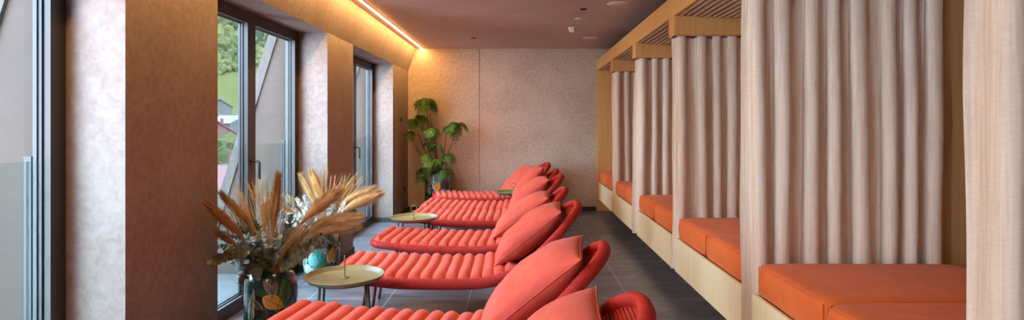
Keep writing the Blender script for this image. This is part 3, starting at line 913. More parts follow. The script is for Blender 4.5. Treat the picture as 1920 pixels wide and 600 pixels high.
def painted_leaf(parent, rfun, th0, z0, length, width, ang, m, veins=True, vm=None, off=0.0012):
    """leaf motif laid on the curved side of a vase; th0,z0 = base, ang = direction on the unrolled surface"""
    q = MB(); n = 14; ca, sa = math.cos(ang), math.sin(ang)
    def srf(a, b_, o_):
        u = a * ca - b_ * sa; v = a * sa + b_ * ca
        z = z0 + v; r = rfun(z) + o_; th = th0 + u / max(0.05, rfun(z0))
        return (r * math.cos(th), r * math.sin(th), z)
    L = []
    for i in range(n + 1):
        t = i / n; w = width / 2 * math.sin(PI * t ** 0.8) * (1 - 0.15 * t)
        L.append((t * length, w))
    vs_ = []; fs_ = []
    M_ = 7
    for a, w in L:
        for k in range(M_): vs_.append(srf(a, w * (-1 + 2 * k / (M_ - 1)), off))
    for i in range(n):
        for k in range(M_ - 1):
            fs_.append((i * M_ + k, (i + 1) * M_ + k, (i + 1) * M_ + k + 1, i * M_ + k + 1))
    q.add(vs_, fs_, True)
    mats = [m]
    if veins:
        q.cur = 1; mats.append(vm or M['g_blk'])
        q.tube([srf(a, 0, off + 0.0004) for a, w in L], 0.0012, 5)
        for i in range(2, n - 1, 1):
            a, w = L[i]
            for s in (-1, 1):
                q.tube([srf(a, 0, off + 0.0005), srf(a + 0.10 * length, s * w * 0.85, off + 0.0005)], 0.0010, 4)
    q.build('leaf_motif', mats, parent)

def make_vase(loc, label, m, R0, H, kind, motifs):
    root = empty('painted_vase' if kind == 'vase' else 'painted_planter', loc); tag(root, label, 'vase' if kind == 'vase' else 'planter')
    if kind == 'vase':
        prof = [(0, 0), (R0 * 0.72, 0), (R0 * 0.80, 0.006), (R0 * 0.93, 0.06), (R0, H * 0.30), (R0, H * 0.72), (R0 * 0.985, H * 0.84), (R0 * 0.90, H * 0.93), (R0 * 0.74, H * 0.975), (R0 * 0.62, H * 0.985), (R0 * 0.60, H), (R0 * 0.56, H), (R0 * 0.56, H * 0.96), (R0 * 0.85, H * 0.88), (R0 * 0.94, H * 0.7), (R0 * 0.94, H * 0.3), (0, 0.03)]
    else:
        prof = [(0, 0), (R0 * 0.80, 0), (R0 * 0.86, 0.01), (R0 * 0.97, 0.12), (R0, H * 0.45), (R0, H * 0.90), (R0 * 0.985, H * 0.965), (R0 * 0.93, H), (R0 * 0.88, H), (R0 * 0.88, H * 0.9), (0, H * 0.9)]
    MB().lathe(prof, 64).build('body', m, root)
    outer = prof[2:11] if kind == 'vase' else prof[2:8]
    def rf(z):
        for (ra, za), (rb, zb_) in zip(outer, outer[1:]):
            if za <= z <= zb_: return ra + (rb - ra) * (z - za) / max(1e-6, zb_ - za)
        return outer[0][0] if z < outer[0][1] else outer[-1][0]
    for mo in motifs: painted_leaf(root, rf, *mo)
    return root
D2 = -PI / 2      # direction towards the camera
def motifs_for(seed, R0, H, n, extra=()):
    rnd = random.Random(seed); out = []
    pal = ['g_teal', 'g_wht', 'g_grn', 'g_gry', 'g_gry', 'g_blk', 'g_teal', 'g_wht']
    for k in range(n):
        th = 2 * PI * k / n + rnd.uniform(-0.2, 0.2)
        ln = rnd.uniform(0.10, 0.19)
        out.append((th, rnd.uniform(0.05, H * 0.62), ln, ln * rnd.uniform(0.25, 0.5), rnd.uniform(0.6, 2.5), M[pal[rnd.randrange(len(pal))]], True, M['g_blk'], 0.0008 + 0.0002 * k / n))
    return out + list(extra)
VA = (-1.565, 3.72); VB = (-1.765, 5.27)
tw1 = math.atan2(-VA[1], -VA[0])
make_vase((VA[0], VA[1], 0), 'front black and jungle leaf painted vase with a yellow leaf', M['vase_a'], 0.155, 0.455, 'vase',
          motifs_for(5, 0.155, 0.455, 34, [(tw1 - 0.30, 0.325, 0.150, 0.095, R(-33), M['g_yel'], True, M['g_blk'], 0.0022),
                                           (tw1 + 0.1, 0.335, 0.12, 0.045, R(125), M['g_gry'], True, M['g_blk'], 0.0015),
                                           (tw1 + 0.0, 0.30, 0.13, 0.05, R(75), M['g_gry'], True, M['g_blk'], 0.0016),
                                           (tw1 + 0.55, 0.28, 0.12, 0.045, R(85), M['g_grn'], True, M['g_blk'], 0.0016),
                                           (tw1 - 0.85, 0.20, 0.18, 0.05, R(80), M['g_wht'], True, M['g_teal'], 0.0016),
                                           (tw1 - 0.9, 0.08, 0.14, 0.05, R(60), M['g_teal'], True, M['g_blk'], 0.0016)]))
tw2 = math.atan2(-VB[1], -VB[0])
make_vase((VB[0], VB[1], 0), 'second painted vase, pale and teal with a yellow leaf, behind the front tray table', M['vase_b'], 0.157, 0.44, 'vase',
          motifs_for(9, 0.157, 0.44, 32, [(tw2 + 0.35, 0.16, 0.20, 0.085, R(65), M['g_yel'], True, M['g_blk'], 0.0022),
                                          (tw2 - 0.45, 0.12, 0.16, 0.10, R(95), M['g_teal'], True, M['g_wht'], 0.0018),
                                          (tw2 - 0.6, 0.26, 0.14, 0.08, R(100), M['g_wht'], True, M['g_gry'], 0.0018)]))
PP = (-1.275, 9.20)
planter_motifs = motifs_for(14, 0.205, 0.62, 44, [(-PI / 2 - 0.05, 0.36, 0.16, 0.10, R(70), M['g_yel'], True, M['g_blk'], 0.0022), (-PI / 2 - 0.5, 0.30, 0.2, 0.07, R(100), M['g_wht'], True, M['g_gry'], 0.0018), (-PI / 2 - 0.25, 0.2, 0.2, 0.09, R(60), M['g_teal'], True, M['g_wht'], 0.0018)])

# ------------------------------------------------------------------ dried bouquets
M['plume'] = mat('golden_plume', (0.42, 0.21, 0.060, 1), 0.9, col2=(0.54, 0.30, 0.105, 1), nscale=14, detail=3, spec=0.15, sheen=0.3)
M['plume_dark'] = mat('brown_plume', (0.27, 0.135, 0.045, 1), 0.9, col2=(0.38, 0.20, 0.075, 1), nscale=14, detail=3, spec=0.15, sheen=0.3)
M['plume_pale'] = mat('pale_plume', (0.40, 0.23, 0.085, 1), 0.9, col2=(0.50, 0.31, 0.13, 1), nscale=14, detail=3, spec=0.15, sheen=0.3)
M['stalk'] = mat('straw_stalk', (0.42, 0.25, 0.08, 1), 0.6, col2=(0.52, 0.33, 0.13, 1), nscale=20)
M['euca'] = mat('eucalyptus_leaf', (0.09, 0.125, 0.10, 1), 0.5, col2=(0.24, 0.30, 0.26, 1), nscale=18, spec=0.4)
M['euca_red'] = mat('eucalyptus_leaf_russet', (0.12, 0.105, 0.075, 1), 0.55, col2=(0.24, 0.21, 0.16, 1), nscale=18, spec=0.4)
M['twig'] = mat('grey_brown_twig', (0.15, 0.11, 0.07, 1), 0.8)
M['white_fl'] = mat('dried_white_blossom', (0.62, 0.64, 0.62, 1), 0.7, col2=(0.74, 0.76, 0.74, 1), nscale=30)

def plume(base, ctrl, tip, t0, rad, m, label, seed, nh=900, group='golden pampas plumes', blunt=1.0):
    """pampas stem: curved stalk and a brush of fine hairs along its outer part"""
    rnd = random.Random(seed)
    rad *= 1.22
    P = spline([base, ctrl, tip], 40)
    root = empty('pampas_plume', base); tag(root, label, 'dried grass', group)
    off = Vector(base)
    Q = [p - off for p in P]
    k0 = int(t0 * 39)
    MB().tube(Q[:k0 + 8], 0.0022, 6).build('stalk', M['stalk'], root)
    q = MB()
    # soft core
    core = Q[k0:]
    nC = len(core); rr = []
    for i in range(nC):
        t = i / (nC - 1); rr.append(max(0.0015, rad * 0.68 * min(1, t * 2.2 + 0.05) ** 0.8 * (1 - t ** 5) ** 0.5))
    q.tube(core, rr, 12)
    L = sum((core[i + 1] - core[i]).length for i in range(nC - 1))
    for h in range(int(nh * 1.5)):
        t = rnd.random() ** 0.8
        f = t * (nC - 1) * 0.97; i = int(f); c = core[i].lerp(core[min(i + 1, nC - 1)], f - i)
        T = (core[min(i + 1, nC - 1)] - core[max(i - 1, 0)]).normalized()
        a = T.orthogonal().normalized(); b_ = T.cross(a)
        th = rnd.uniform(0, 2 * PI); e = a * math.cos(th) + b_ * math.sin(th)
        r_ = rad * min(1, t * 2.0 + 0.12) ** 0.8 * (1 - 0.55 * max(0, t - 0.7) / 0.3)
        hl = min(0.075, L * 0.30) * rnd.uniform(0.55, 1.1)
        w = rnd.uniform(0.0005, 0.0012)
        s0 = c + e * r_ * rnd.uniform(0.15, 0.5)
        spread = rnd.uniform(0.65, 1.1)
        s1 = c + T * hl * 0.45 + e * r_ * 0.75 * spread
        s2 = c + T * hl * rnd.uniform(0.8, 1.0) + e * r_ * 1.25 * spread + Vector((0, 0, -hl * 0.06)) + Vector((rnd.uniform(-1, 1), rnd.uniform(-1, 1), rnd.uniform(-1, 1))) * 0.010
        sd = T.cross(e).normalized() * w
        sd = (sd * math.cos(th * 3) + e * w * math.sin(th * 3))
        q.add([s0 - sd, s0 + sd, s1 + sd, s1 - sd, s2], [(0, 1, 2, 3), (3, 2, 4)], False)
    q.build('plume', m, root)
    return root

mA = Vector((VA[0], VA[1], 0.44)); mB = Vector((VB[0], VB[1], 0.425))
def W(px, py, D): return world_at(px, py, D)
plume(mA + Vector((-0.03, -0.03, 0)), W(456, 446, 3.46), W(390, 385, 3.20), 0.50, 0.030, M['plume_dark'], 'dark brown plume leaning farthest left, across the first pier', 1, 1400, 'brown pampas plumes in the front vase')
plume(mA + Vector((-0.02, 0.01, 0)), W(478, 436, 3.70), W(418, 366, 3.62), 0.50, 0.025, M['plume_dark'], 'dark brown plume leaning left over the window, second from the left', 2, 1200, 'brown pampas plumes in the front vase')
plume(mA + Vector((-0.04, 0.0, 0)), W(446, 462, 3.50), W(404, 434, 3.30), 0.45, 0.020, M['plume_dark'], 'short low brown plume at the left, just above the eucalyptus', 3, 700, 'brown pampas plumes in the front vase')
plume(mA + Vector((0.0, 0.02, 0)), W(512, 425, 3.76), W(521, 330, 3.78), 0.42, 0.030, M['plume_dark'], 'upright golden brown plume standing straight above the front vase', 4, 1400, 'brown pampas plumes in the front vase')
plume(mA + Vector((0.0, 0.05, 0)), W(500, 425, 3.85), W(496, 385, 3.90), 0.5, 0.022, M['plume_pale'], 'pale straw plume directly behind the upright brown one', 5, 700, 'golden plumes in the front vase')
plume(mA + Vector((0.03, 0.0, 0)), W(566, 418, 3.62), W(636, 358, 3.52), 0.50, 0.040, M['plume'], 'thick golden plume rising right from the front vase', 6, 1800, 'golden plumes in the front vase')
plume(mA + Vector((0.04, 0.0, 0)), W(592, 425, 3.66), W(672, 408, 3.56), 0.42, 0.037, M['plume'], 'broad golden plume arching low to the right over the second vase', 7, 1800, 'golden plumes in the front vase')
plume(mA + Vector((0.05, 0.02, 0)), W(585, 442, 3.74), W(668, 425, 3.72), 0.45, 0.028, M['plume_pale'], 'lower pale golden plume under the broad arching one', 8, 1200, 'golden plumes in the front vase')
plume(mB + Vector((-0.02, 0, 0)), W(562, 408, 5.20), W(505, 372, 5.10), 0.50, 0.028, M['plume_dark'], 'brown plume of the second vase leaning left toward the window', 9, 800, 'plumes in the second vase')
plume(mB + Vector((0.0, 0.02, 0)), W(606, 385, 5.35), W(584, 322, 5.38), 0.40, 0.042, M['plume'], 'tall golden brown plume standing up from the second vase', 10, 1300, 'plumes in the second vase')
plume(mB + Vector((-0.01, 0.03, 0)), W(592, 385, 5.38), W(566, 330, 5.40), 0.45, 0.034, M['plume_pale'], 'tall pale plume beside the upright one of the second vase', 11, 1100, 'plumes in the second vase')
plume(mB + Vector((0.03, 0, 0)), W(648, 392, 5.10), W(714, 362, 5.0), 0.45, 0.050, M['plume'], 'bushy golden plume reaching right from the second vase', 12, 1800, 'plumes in the second vase')
plume(mB + Vector((0.02, 0.02, 0)), W(640, 382, 5.2), W(700, 352, 5.15), 0.50, 0.036, M['plume_pale'], 'paler plume tip behind the bushy right-hand one', 13, 1000, 'plumes in the second vase')

def spray(base, pts_tips, label, seed, group, wheat=True, m=None):
    """a bunch of thin stalks; countless fine stems"""
    rnd = random.Random(seed)
    q = MB()
    for (tip, n, sp) in pts_tips:
        for k in range(n):
            tt = Vector(tip) + Vector((rnd.uniform(-sp, sp), rnd.uniform(-sp, sp), rnd.uniform(-sp, sp)))
            bb = Vector(base) + Vector((rnd.uniform(-0.05, 0.05), rnd.uniform(-0.05, 0.05), -0.03))
            mid = bb.lerp(tt, 0.55) + Vector((rnd.uniform(-0.02, 0.02), rnd.uniform(-0.02, 0.02), 0.015))
            P = spline([bb, mid, tt], 10)
            q.tube(P, [0.0016] * 7 + [0.0012, 0.001, 0.0006], 4, caps=False)
            if wheat and k % 3 == 0:
                T = (P[-1] - P[-3]).normalized()
                for g in range(16):
                    c = P[-3] + T * (g * 0.006); a = T.orthogonal().normalized(); a = Matrix.Rotation(g * 2.4, 3, T) @ a
                    s0 = c; s1 = c + T * 0.010 + a * 0.005; s2 = c + T * 0.045 + a * 0.012
                    sd = T.cross(a) * 0.0016
                    q.add([s0, s1 - sd, s1 + sd, s2], [(0, 1, 2), (1, 3, 2)])
    o = q.build('dried_grass_stems', m or M['stalk']); tag(o, label, 'dried grass', kind='stuff'); return o
spray(mA, [(W(450, 350, 3.8), 16, 0.06), (W(490, 345, 3.8), 14, 0.07), (W(440, 400, 3.6), 22, 0.07), (W(505, 385, 3.7), 26, 0.05), (W(540, 370, 3.8), 12, 0.07), (W(572, 420, 3.65), 34, 0.05), (W(610, 415, 3.6), 22, 0.05)], 'fine straw stems fanning out of the front vase', 21, None)
spray(mB, [(W(655, 335, 5.3), 26, 0.09), (W(640, 350, 5.3), 26, 0.09), (W(615, 330, 5.4), 10, 0.06), (W(570, 400, 5.3), 20, 0.1), (W(600, 360, 5.3), 14, 0.08), (W(548, 372, 5.3), 10, 0.06), (W(672, 345, 5.2), 18, 0.07)], 'fine straw and wheat stems fanning out of the second vase', 22, None, m=M['stalk'])

def leaf_branch(name, base, ctrl, tip, label, group, seed, m, lr=0.017, step=0.013, cat='eucalyptus branch', tm=None, pointed=False, cluster=1):
    rnd = random.Random(seed)
    P = spline([base, ctrl, tip], 40); off = Vector(base); P = [p - off for p in P]
    root = empty(name, base); tag(root, label, cat, group)
    MB().tube(P, [0.0028 - 0.0018 * i / 39 for i in range(40)], 6).build('stem', tm or M['twig'], root)
    L = [0]
    for i in range(1, 40): L.append(L[-1] + (P[i] - P[i - 1]).length)
    q = MB(); d = L[-1] * 0.16; k = 0
    while d < L[-1]:
        i = next(j for j in range(1, 40) if L[j] >= d); t = (d - L[i - 1]) / (L[i] - L[i - 1]); c = P[i - 1].lerp(P[i], t)
        T = (P[i] - P[i - 1]).normalized(); a = T.orthogonal().normalized()
        sc = (0.65 + 0.6 * math.sin(PI * min(1, d / L[-1] * 0.85 + 0.1))) * rnd.uniform(0.8, 1.15)
        for side in (0, PI, PI / 2)[:2 if not cluster > 1 else 3]:
            th = k * 1.35 + side + rnd.uniform(-0.3, 0.3)
            e = Matrix.Rotation(th, 3, T) @ a
            dirv = (e * 0.85 + T * rnd.uniform(0.2, 0.7)).normalized()
            nrm = (T * 0.9 - e * 0.4 + Vector((rnd.uniform(-.3, .3), rnd.uniform(-.3, .3), rnd.uniform(-.3, .3)))).normalized()
            sdv = dirv.cross(nrm).normalized(); nrm = sdv.cross(dirv)
            r_ = lr * sc; vs_ = [c + dirv * 0.003]; n = 9
            for g in range(n):
                an = PI + 2 * PI * (g + 0.5) / n
                u, v = math.cos(an), math.sin(an)
                lx = 0.003 + r_ * (1 + u) * (1.35 if pointed else 1.0); w = r_ * v * (0.5 if pointed else 1.0)
                vs_.append(c + dirv * lx + sdv * w + nrm * (0.22 * r_ * (v * v + 0.3 * u)))
            vs_.append(c + dirv * (0.003 + r_ * (1.35 if pointed else 1.0)))
            fs_ = [(n + 1, 1 + g, 1 + (g + 1) % n) for g in range(n)]
            q.add(vs_[:], fs_, True)
        d += step * rnd.uniform(0.85, 1.2); k += 1
    q.build('leaves', m, root)
    return root
EU = [((-0.05, -0.03), (455, 475, 3.45), (398, 490, 3.22), 'euca_red', 'russet eucalyptus branch reaching farthest left, past the pier edge'),
      ((-0.04, 0.0), (450, 462, 3.65), (408, 462, 3.6), 'euca', 'grey green eucalyptus branch reaching left at vase mouth height'),
      ((-0.03, 0.02), (468, 452, 3.7), (425, 437, 3.7), 'euca', 'short grey green eucalyptus branch pointing up left'),
      ((-0.03, 0.02), (486, 440, 3.75), (462, 405, 3.8), 'euca', 'grey green eucalyptus branch under the second brown plume'),
      ((-0.05, -0.05), (468, 492, 3.55), (449, 532, 3.52), 'euca_red', 'russet eucalyptus branch hanging down the left side of the front vase'),
      ((-0.02, -0.05), (482, 468, 3.55), (460, 440, 3.5), 'euca', 'dense grey eucalyptus branch at the front of the bouquet'),
      ((0.0, -0.06), (498, 476, 3.55), (478, 446, 3.45), 'euca', 'dense grey eucalyptus branch curving toward the camera'),
      ((0.0, -0.07), (505, 478, 3.55), (503, 458, 3.42), 'euca', 'short eucalyptus branch over the front rim'),
      ((0.02, 0.02), (530, 462, 3.75), (560, 425, 3.75), 'euca', 'eucalyptus branch rising right behind the straw stems'),
      ((0.05, 0.0), (552, 480, 3.65), (603, 442, 3.60), 'euca', 'long eucalyptus branch reaching right under the golden plumes'),
      ((0.05, -0.02), (548, 490, 3.6), (582, 468, 3.5), 'euca', 'short eucalyptus branch pointing right at vase mouth height'),
      ((0.02, 0.05), (535, 450, 3.85), (545, 405, 3.95), 'euca', 'eucalyptus branch standing behind the golden stems'),
      ((-0.05, -0.04), (478, 500, 3.58), (482, 520, 3.50), 'euca', 'short eucalyptus sprig hanging over the vase front'),
      ((-0.04, -0.03), (470, 470, 3.52), (430, 480, 3.42), 'euca', 'grey green eucalyptus branch just above the russet one'),
      ((-0.02, -0.04), (490, 462, 3.5), (488, 436, 3.42), 'euca', 'upright eucalyptus sprig at the centre front of the bouquet'),
      ((0.01, -0.05), (512, 468, 3.52), (520, 442, 3.45), 'euca', 'upright eucalyptus sprig right of the centre'),
      ((-0.03, 0.0), (480, 450, 3.6), (445, 425, 3.6), 'euca', 'eucalyptus branch between the two left brown plumes'),
      ((0.04, 0.0), (545, 465, 3.7), (585, 432, 3.72), 'euca', 'second long eucalyptus branch on the right of the front vase'),
      ((0.05, 0.02), (556, 470, 3.75), (610, 455, 3.75), 'euca', 'lowest right-hand eucalyptus branch of the front vase'),
      ((-0.05, 0.02), (470, 470, 3.7), (436, 495, 3.66), 'euca', 'eucalyptus branch drooping before the window sill')]
for i, (o_, c_, t_, m_, lab) in enumerate(EU):
    b_ = mA + Vector((o_[0], o_[1], 0))
    leaf_branch('eucalyptus_branch', b_, W(*c_), W(*t_), lab, 'eucalyptus in the front vase', 40 + i, M[m_], lr=0.017, step=0.010)
EB = [((-0.03, -0.05), (592, 452, 5.0), (582, 470, 4.95), 'euca', 'eucalyptus sprig hanging over the left rim of the second vase'),
      ((0.0, -0.07), (606, 452, 5.0), (606, 472, 4.9), 'euca', 'eucalyptus sprig hanging over the front of the second vase'),
      ((0.03, -0.07), (620, 450, 5.05), (634, 466, 5.0), 'euca_red', 'russet sprig hanging over the right rim of the second vase'),
      ((0.03, -0.02), (625, 436, 5.1), (640, 428, 5.05), 'euca_red', 'short russet sprig pointing right from the second vase'),
      ((-0.05, 0.0), (582, 435, 5.15), (555, 440, 5.1), 'euca', 'eucalyptus sprig pointing left from the second vase'),
      ((-0.03, 0.0), (580, 420, 5.2), (552, 415, 5.15), 'euca', 'eucalyptus sprig below the white blossom')]
for i, (o_, c_, t_, m_, lab) in enumerate(EB):
    leaf_branch('eucalyptus_branch', mB + Vector((o_[0], o_[1], 0)), W(*c_), W(*t_), lab, 'eucalyptus in the second vase', 60 + i, M[m_], lr=0.02, step=0.016)
WB = [((-0.02, 0.0), (580, 405, 5.25), (556, 372, 5.3), 'white dried blossom branch at the left of the second vase, tallest of them'),
      ((-0.02, 0.0), (572, 410, 5.2), (546, 392, 5.2), 'white dried blossom branch leaning left before the window'),
      ((0.0, 0.0), (592, 405, 5.25), (574, 374, 5.3), 'white dried blossom branch behind the thick golden plume'),
      ((-0.04, 0.02), (562, 425, 5.25), (536, 412, 5.3), 'white dried blossom branch lowest at the left of the second vase'),
      ((0.0, -0.02), (615, 412, 5.2), (620, 385, 5.15), 'white dried blossom branch between the two golden plume groups'),
      ((0.02, -0.02), (632, 408, 5.15), (645, 380, 5.1), 'white dried blossom branch under the bushy right-hand plume'),
      ((0.02, -0.02), (622, 398, 5.2), (632, 352, 5.25), 'white dried blossom branch pointing up between wheat stems'),
      ((-0.03, -0.03), (574, 398, 5.05), (560, 380, 5.0), 'white dried blossom branch nearest the camera in the second vase'),
      ((-0.03, -0.02), (582, 398, 5.1), (570, 368, 5.1), 'white dried blossom branch beside the leaning brown plume'),
      ((-0.04, -0.02), (568, 412, 5.08), (540, 400, 5.05), 'white dried blossom branch low in front of the window mullion')]
for i, (o_, c_, t_, lab) in enumerate(WB):
    leaf_branch('blossom_branch', mB + Vector((o_[0], o_[1], 0)), W(*c_), W(*t_), lab, 'white blossom in the second vase', 80 + i, M['white_fl'], lr=0.013, step=0.009, cat='dried flower', cluster=3)

# ------------------------------------------------------------------ fern in the tall planter
M['fern'] = mat('fern_green', (0.028, 0.085, 0.012, 1), 0.5, col2=(0.075, 0.17, 0.022, 1), nscale=7, detail=3, spec=0.3)
M['fern_lime'] = mat('fern_lime', (0.07, 0.17, 0.02, 1), 0.5, col2=(0.14, 0.28, 0.04, 1), nscale=7, detail=3, spec=0.3)
M['fern_stem'] = mat('fern_stem', (0.06, 0.05, 0.025, 1), 0.7)
M['soil'] = mat('potting_soil', (0.02, 0.014, 0.01, 1), 0.95, col2=(0.035, 0.025, 0.018, 1), nscale=40, bump=0.5)
fern = make_vase((PP[0], PP[1], 0), 'tall leafy fern in a teal jungle painted planter in the back left corner', M['vase_c'], 0.205, 0.62, 'planter', planter_motifs)
fern.name = 'potted_fern'; fern['category'] = 'potted plant'
MB().lathe([(0, 0.575), (0.176, 0.570), (0.176, 0.56), (0, 0.56)], 32).build('soil', M['soil'], fern)
def frond(c, yaw, L, droop, m, seed):
    rnd = random.Random(seed); q = MB(); n = 12
    d = Vector((math.cos(yaw), math.sin(yaw), 0)); side = Vector((-d.y, d.x, 0))
    rise = rnd.uniform(0.35, 0.85); dr = rnd.uniform(1.05, 1.5) * droop; sw = rnd.uniform(-0.15, 0.15)
    P = []
    for i in range(n + 1):
        t = i / n
        P.append(Vector(c) + d * (L * (t - 0.30 * t * t)) + side * (sw * L * t * t) + Vector((0, 0, L * (rise * t - dr * t * t))))
    q.tube(P, [0.0022 * (1 - 0.7 * i / n) for i in range(n + 1)], 4)
    for i in range(1, n + 1):
        t = i / n; T = (P[i] - P[i - 1]).normalized()
        pl = L * 0.46 * math.sin(PI * min(1, (t * 0.84 + 0.16))) ** 0.9 * rnd.uniform(0.85, 1.1)
        for s in (-1, 1):
            pd = (side * s * 0.85 + T * 0.5 + Vector((0, 0, -0.30 + rnd.uniform(-.3, .3)))).normalized()
            m_ = 7
            up = T.cross(pd).normalized() * s
            for g in range(m_):
                u = (g + 0.5) / m_; o_ = P[i] + pd * (pl * u) + Vector((0, 0, -0.22 * pl * u * u))
                ll = pl * 0.42 * (1 - 0.5 * u)
                for s2 in (-1, 1):
                    e = (up.cross(pd) * s2 * 0.8 + pd * 0.7 + up * rnd.uniform(-.35, .35)).normalized()
                    wv = pd * ll * 0.26
                    q.add([o_, o_ + e * ll * 0.5 + wv, o_ + e * ll, o_ + e * ll * 0.5 - wv], [(0, 1, 2, 3)])
    return q
CL = [((798, 190, 9.12), 12, 0.23, 'fern'), ((803, 186, 9.1), 6, 0.2, 'fern_lime'), ((776, 226, 9.0), 7, 0.20, 'fern'), ((790, 218, 9.15), 5, 0.17, 'fern_lime'), ((768, 248, 8.95), 5, 0.18, 'fern'),
      ((858, 232, 8.95), 8, 0.22, 'fern'), ((838, 238, 9.0), 5, 0.16, 'fern'), ((812, 243, 8.95), 7, 0.20, 'fern_lime'), ((800, 268, 8.95), 4, 0.15, 'fern'),
      ((818, 272, 8.9), 6, 0.16, 'fern_lime'), ((840, 290, 8.9), 6, 0.17, 'fern'), ((800, 290, 8.88), 6, 0.18, 'fern_lime'), ((822, 300, 8.85), 6, 0.17, 'fern_lime'),
      ((836, 318, 8.88), 7, 0.18, 'fern'), ((796, 315, 8.95), 6, 0.18, 'fern'), ((790, 333, 8.92), 5, 0.16, 'fern')]
sd_ = 100
for (c3, nf, L, mm_) in CL:
    c = W(*c3) - Vector((PP[0], PP[1], 0))
    b0 = Vector((0.05 * math.cos(sd_), 0.05 * math.sin(sd_), 0.57))
    mid = b0.lerp(c, 0.5) + Vector(((c.x - b0.x) * 0.12, -0.02, 0.02))
    MB().tube(spline([b0, mid, c], 16), [0.0075 - 0.004 * i / 15 for i in range(16)], 7).build('stem', M['fern_stem'], fern)
    nf = int(nf * 1.15)
    for k in range(nf):
        yaw = 2 * PI * k / nf + 0.9 * math.sin(sd_ * 1.7 + k * 2.1)
        LL = 1.1 * L * (0.80 + 0.35 * math.sin(k * 2.3 + sd_))
        # keep clear of the walls
        wx = PP[0] + c.x + LL * 1.1 * math.cos(yaw); wy = PP[1] + c.y + LL * 1.1 * math.sin(yaw)
        if wx < XL + 0.02: LL *= max(0.2, (PP[0] + c.x - XL - 0.02) / max(0.01, (PP[0] + c.x - wx)))
        if wy > YB - 0.02: LL *= max(0.2, (YB - 0.02 - PP[1] - c.y) / max(0.01, wy - PP[1] - c.y))
        frond(c, yaw, LL, 1.15 + 0.2 * math.sin(k + sd_), M[mm_], sd_ * 7 + k).build('frond', M[mm_], fern)
    sd_ += 1

# ------------------------------------------------------------------ landscape beyond the windows
M['meadow'] = mat('alpine_meadow', (0.034, 0.036, 0.010, 1), 0.95, col2=(0.042, 0.043, 0.014, 1), nscale=0.03, spec=0.05)
M['tree_a'] = mat('deciduous_leaves', (0.022, 0.026, 0.009, 1), 0.95, col2=(0.056, 0.058, 0.022, 1), nscale=0.25, detail=6, spec=0.05)
M['tree_b'] = mat('spruce_needles', (0.010, 0.018, 0.010, 1), 0.95, col2=(0.018, 0.028, 0.016, 1), nscale=0.2, detail=6, spec=0.05)
M['render_white'] = mat('white_house_render', (0.034, 0.032, 0.029, 1), 0.9)
M['slate_roof'] = mat('grey_slate_roof', (0.0330, 0.0352, 0.0396, 1), 0.8, col2=(0.0396, 0.0418, 0.0462, 1), nscale=1)
M['red_roof'] = mat('red_shingle_roof', (0.050, 0.005, 0.007, 1), 0.8, col2=(0.060, 0.007, 0.009, 1), nscale=1)
M['brown_wall'] = mat('red_brown_timber_wall', (0.050, 0.016, 0.013, 1), 0.85, col2=(0.06, 0.021, 0.017, 1), nscale=1)
M['pane'] = mat('dark_window_pane', (0.02, 0.022, 0.028, 1), 0.2)
def ground_z(x, y):
    r = math.hypot(x, y)
    base = -7.0 + 4.5 * max(0, min(1, (r - 30) / 80))
    if r > 255: base += (r - 255) * 0.60 + 5 * noise.noise(Vector((x * 0.01, y * 0.01, 3)))
    return base
q = MB(); nr_, na = 60, 60
V = []; Fs = []
for i in range(nr_):
    r = 4.5 + 700 * (i / (nr_ - 1)) ** 2.0
    for j in range(na):
        a = R(88 + 110 * j / (na - 1)); x = r * math.cos(a) - 3.4; y = r * math.sin(a)
        V.append((x, y, ground_z(x, y)))
for i in range(nr_ - 1):
    for j in range(na - 1):
        Fs.append((i * na + j, (i + 1) * na + j, (i + 1) * na + j + 1, i * na + j + 1))
q.add(V, Fs, True); o = struct('ground', q, M['meadow'])
# woods: countless crowns over the slope
import bmesh
def ico_verts(sub=1):
    bm = bmesh.new(); bmesh.ops.create_icosphere(bm, subdivisions=sub, radius=1.0)
    v = [p.co.copy() for p in bm.verts]; f = [tuple(w.index for w in g.verts) for g in bm.faces]; bm.free(); return v, f
IV, IF = ico_verts(2)
def blob(q, c, r, hh, seed):
    q.add([Vector(c) + Vector((v.x * r, v.y * r, v.z * hh)) * (1 + 0.45 * noise.noise(v * 2.6 + Vector((seed, seed * 2.3, 0)))) for v in IV], IF, False)
rnd = random.Random(77); q = MB(); q2 = MB()
for k in range(9000):
    near = k < 8000
    r = (286 if near else 290) + 190 * rnd.random(); a = R(rnd.uniform(108, 122) if near else rnd.uniform(95, 150)); x, y = r * math.cos(a), r * math.sin(a)
    if r < 312 and noise.noise(Vector((x * 0.03, y * 0.03, 0))) < 0.05: continue
    z = ground_z(x, y); s_ = rnd.uniform(0.9, 2.1) * (1 if near else 2.2)
    if rnd.random() < 0.10:
        q2.lathe([(0, 0), (s_ * 0.7, s_ * 0.3), (s_ * 0.35, s_ * 1.7), (0, s_ * 3.2)], 7, (x, y, z), False)
    else: blob(q, (x, y, z + s_ * 0.7), s_, s_ * rnd.uniform(0.9, 1.4), k)
q.cur = 1; q.add(q2.v, q2.f, False)
tag(q.build('hillside_woods', [M['tree_a'], M['tree_b']]), 'green woods covering the hillside outside the windows', 'trees', kind='stuff')
def tree(x, y, h, r, label, seed, m='tree_a'):
    z = ground_z(x, y); root = empty('leafy_tree', (x, y, z)); tag(root, label, 'tree', 'trees below the village')
    MB().tube([(0, 0, 0), (0.1, 0, h * 0.5), (0, 0.1, h * 0.8)], [0.25, 0.18, 0.06], 8).build('trunk', M['twig'], root)
    q = MB(); rr = random.Random(seed)
    for k in range(16):
        a = rr.uniform(0, 6.28); d = rr.uniform(0, r * 0.7); zz = rr.uniform(0.4, 0.95) * h
        blob(q, (d * math.cos(a), d * math.sin(a), zz), r * rr.uniform(0.35, 0.55), r * rr.uniform(0.3, 0.5), seed + k)
    q.build('crown', M[m], root)
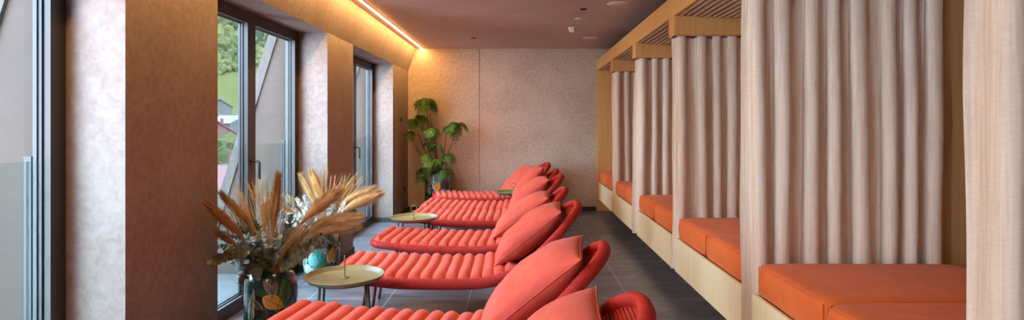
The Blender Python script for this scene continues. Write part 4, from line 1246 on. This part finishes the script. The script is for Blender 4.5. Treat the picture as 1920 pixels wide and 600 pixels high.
for i, (px, py, D, h, r, lab) in enumerate([(417, 285, 58, 7.5, 2.6, 'yellow green tree left of centre in the window view'), (440, 290, 52, 7, 2.6, 'round leafy tree in the middle of the window view'),
        (428, 312, 42, 6, 2.3, 'lower bushy tree in the window view'), (449, 316, 36, 5.5, 2.2, 'bushy tree by the sloping dormer edge'), (402, 320, 30, 6, 2.0, 'low tree at the left of the window view')]):
    p = W(px, py, D); zg = ground_z(p.x, p.y)
    tree(p.x, p.y, max(3.0, p.z - zg + h * 0.12), r, lab, i * 31)
def house(px, D, w, d, wall_h, roof_h, zbase, rot, wallm, roofm, label):
    p = W(px, 235, D); x, y = p.x, p.y
    root = empty('village_house', (x, y, zbase), rot); tag(root, label, 'house', 'houses of the village')
    zg = min(0, ground_z(x, y) - zbase - 1.5)
    MB().box(-w / 2, w / 2, -d / 2, d / 2, zg, wall_h).build('wall', wallm, root)
    q = MB().prism_y([(-w / 2, wall_h), (w / 2, wall_h), (0, wall_h + roof_h)], -d / 2 + 0.02, d / 2 - 0.02); q.build('gable', wallm, root)
    q = MB()
    for s in (-1, 1):
        o_ = 0.6
        q.prism_y([(s * (w / 2 + o_), wall_h - roof_h * o_ / (w / 2)), (0, wall_h + roof_h), (0, wall_h + roof_h + 0.3), (s * (w / 2 + o_), wall_h - roof_h * o_ / (w / 2) + 0.3)][::s], -d / 2 - o_, d / 2 + o_)
    q.build('roof', roofm, root)
    for fl in range(int(wall_h // 2.8)):
        for k in range(int(w // 2.6)):
            xx = -w / 2 + 1.5 + k * 2.6
            MB().box(xx - 0.45, xx + 0.45, -d / 2 - 0.06, -d / 2 - 0.005, 0.9 + fl * 2.8, 2.2 + fl * 2.8).build('window', M['pane'], root)
        for k in range(int(d // 2.8)):
            yy = -d / 2 + 1.5 + k * 2.8
            MB().box(w / 2 + 0.005, w / 2 + 0.06, yy - 0.45, yy + 0.45, 0.9 + fl * 2.8, 2.2 + fl * 2.8).build('window', M['pane'], root)
    MB().box(0.6, 1.3, -0.35, 0.35, wall_h + roof_h * 0.6, wall_h + roof_h + 0.9).build('chimney', roofm, root)
house(413, 222, 8, 8, 5.2, 2.6, 3.2, R(25), M['render_white'], M['slate_roof'], 'white house with grey roof, upper left of the village seen through the window')
house(436, 200, 13, 9, 4.2, 2.4, -2.2, R(75), M['render_white'], M['slate_roof'], 'long low white house with slate roof beyond the window')
house(408, 150, 9, 9, 2.6, 3.2, -3.6, R(28), M['brown_wall'], M['red_roof'], 'reddish gabled house at the left of the window view')
house(424, 28, 8, 5, 1.6, 1.2, -3.6, R(80), M['brown_wall'], M['red_roof'], 'red roofed outbuilding close below the window')
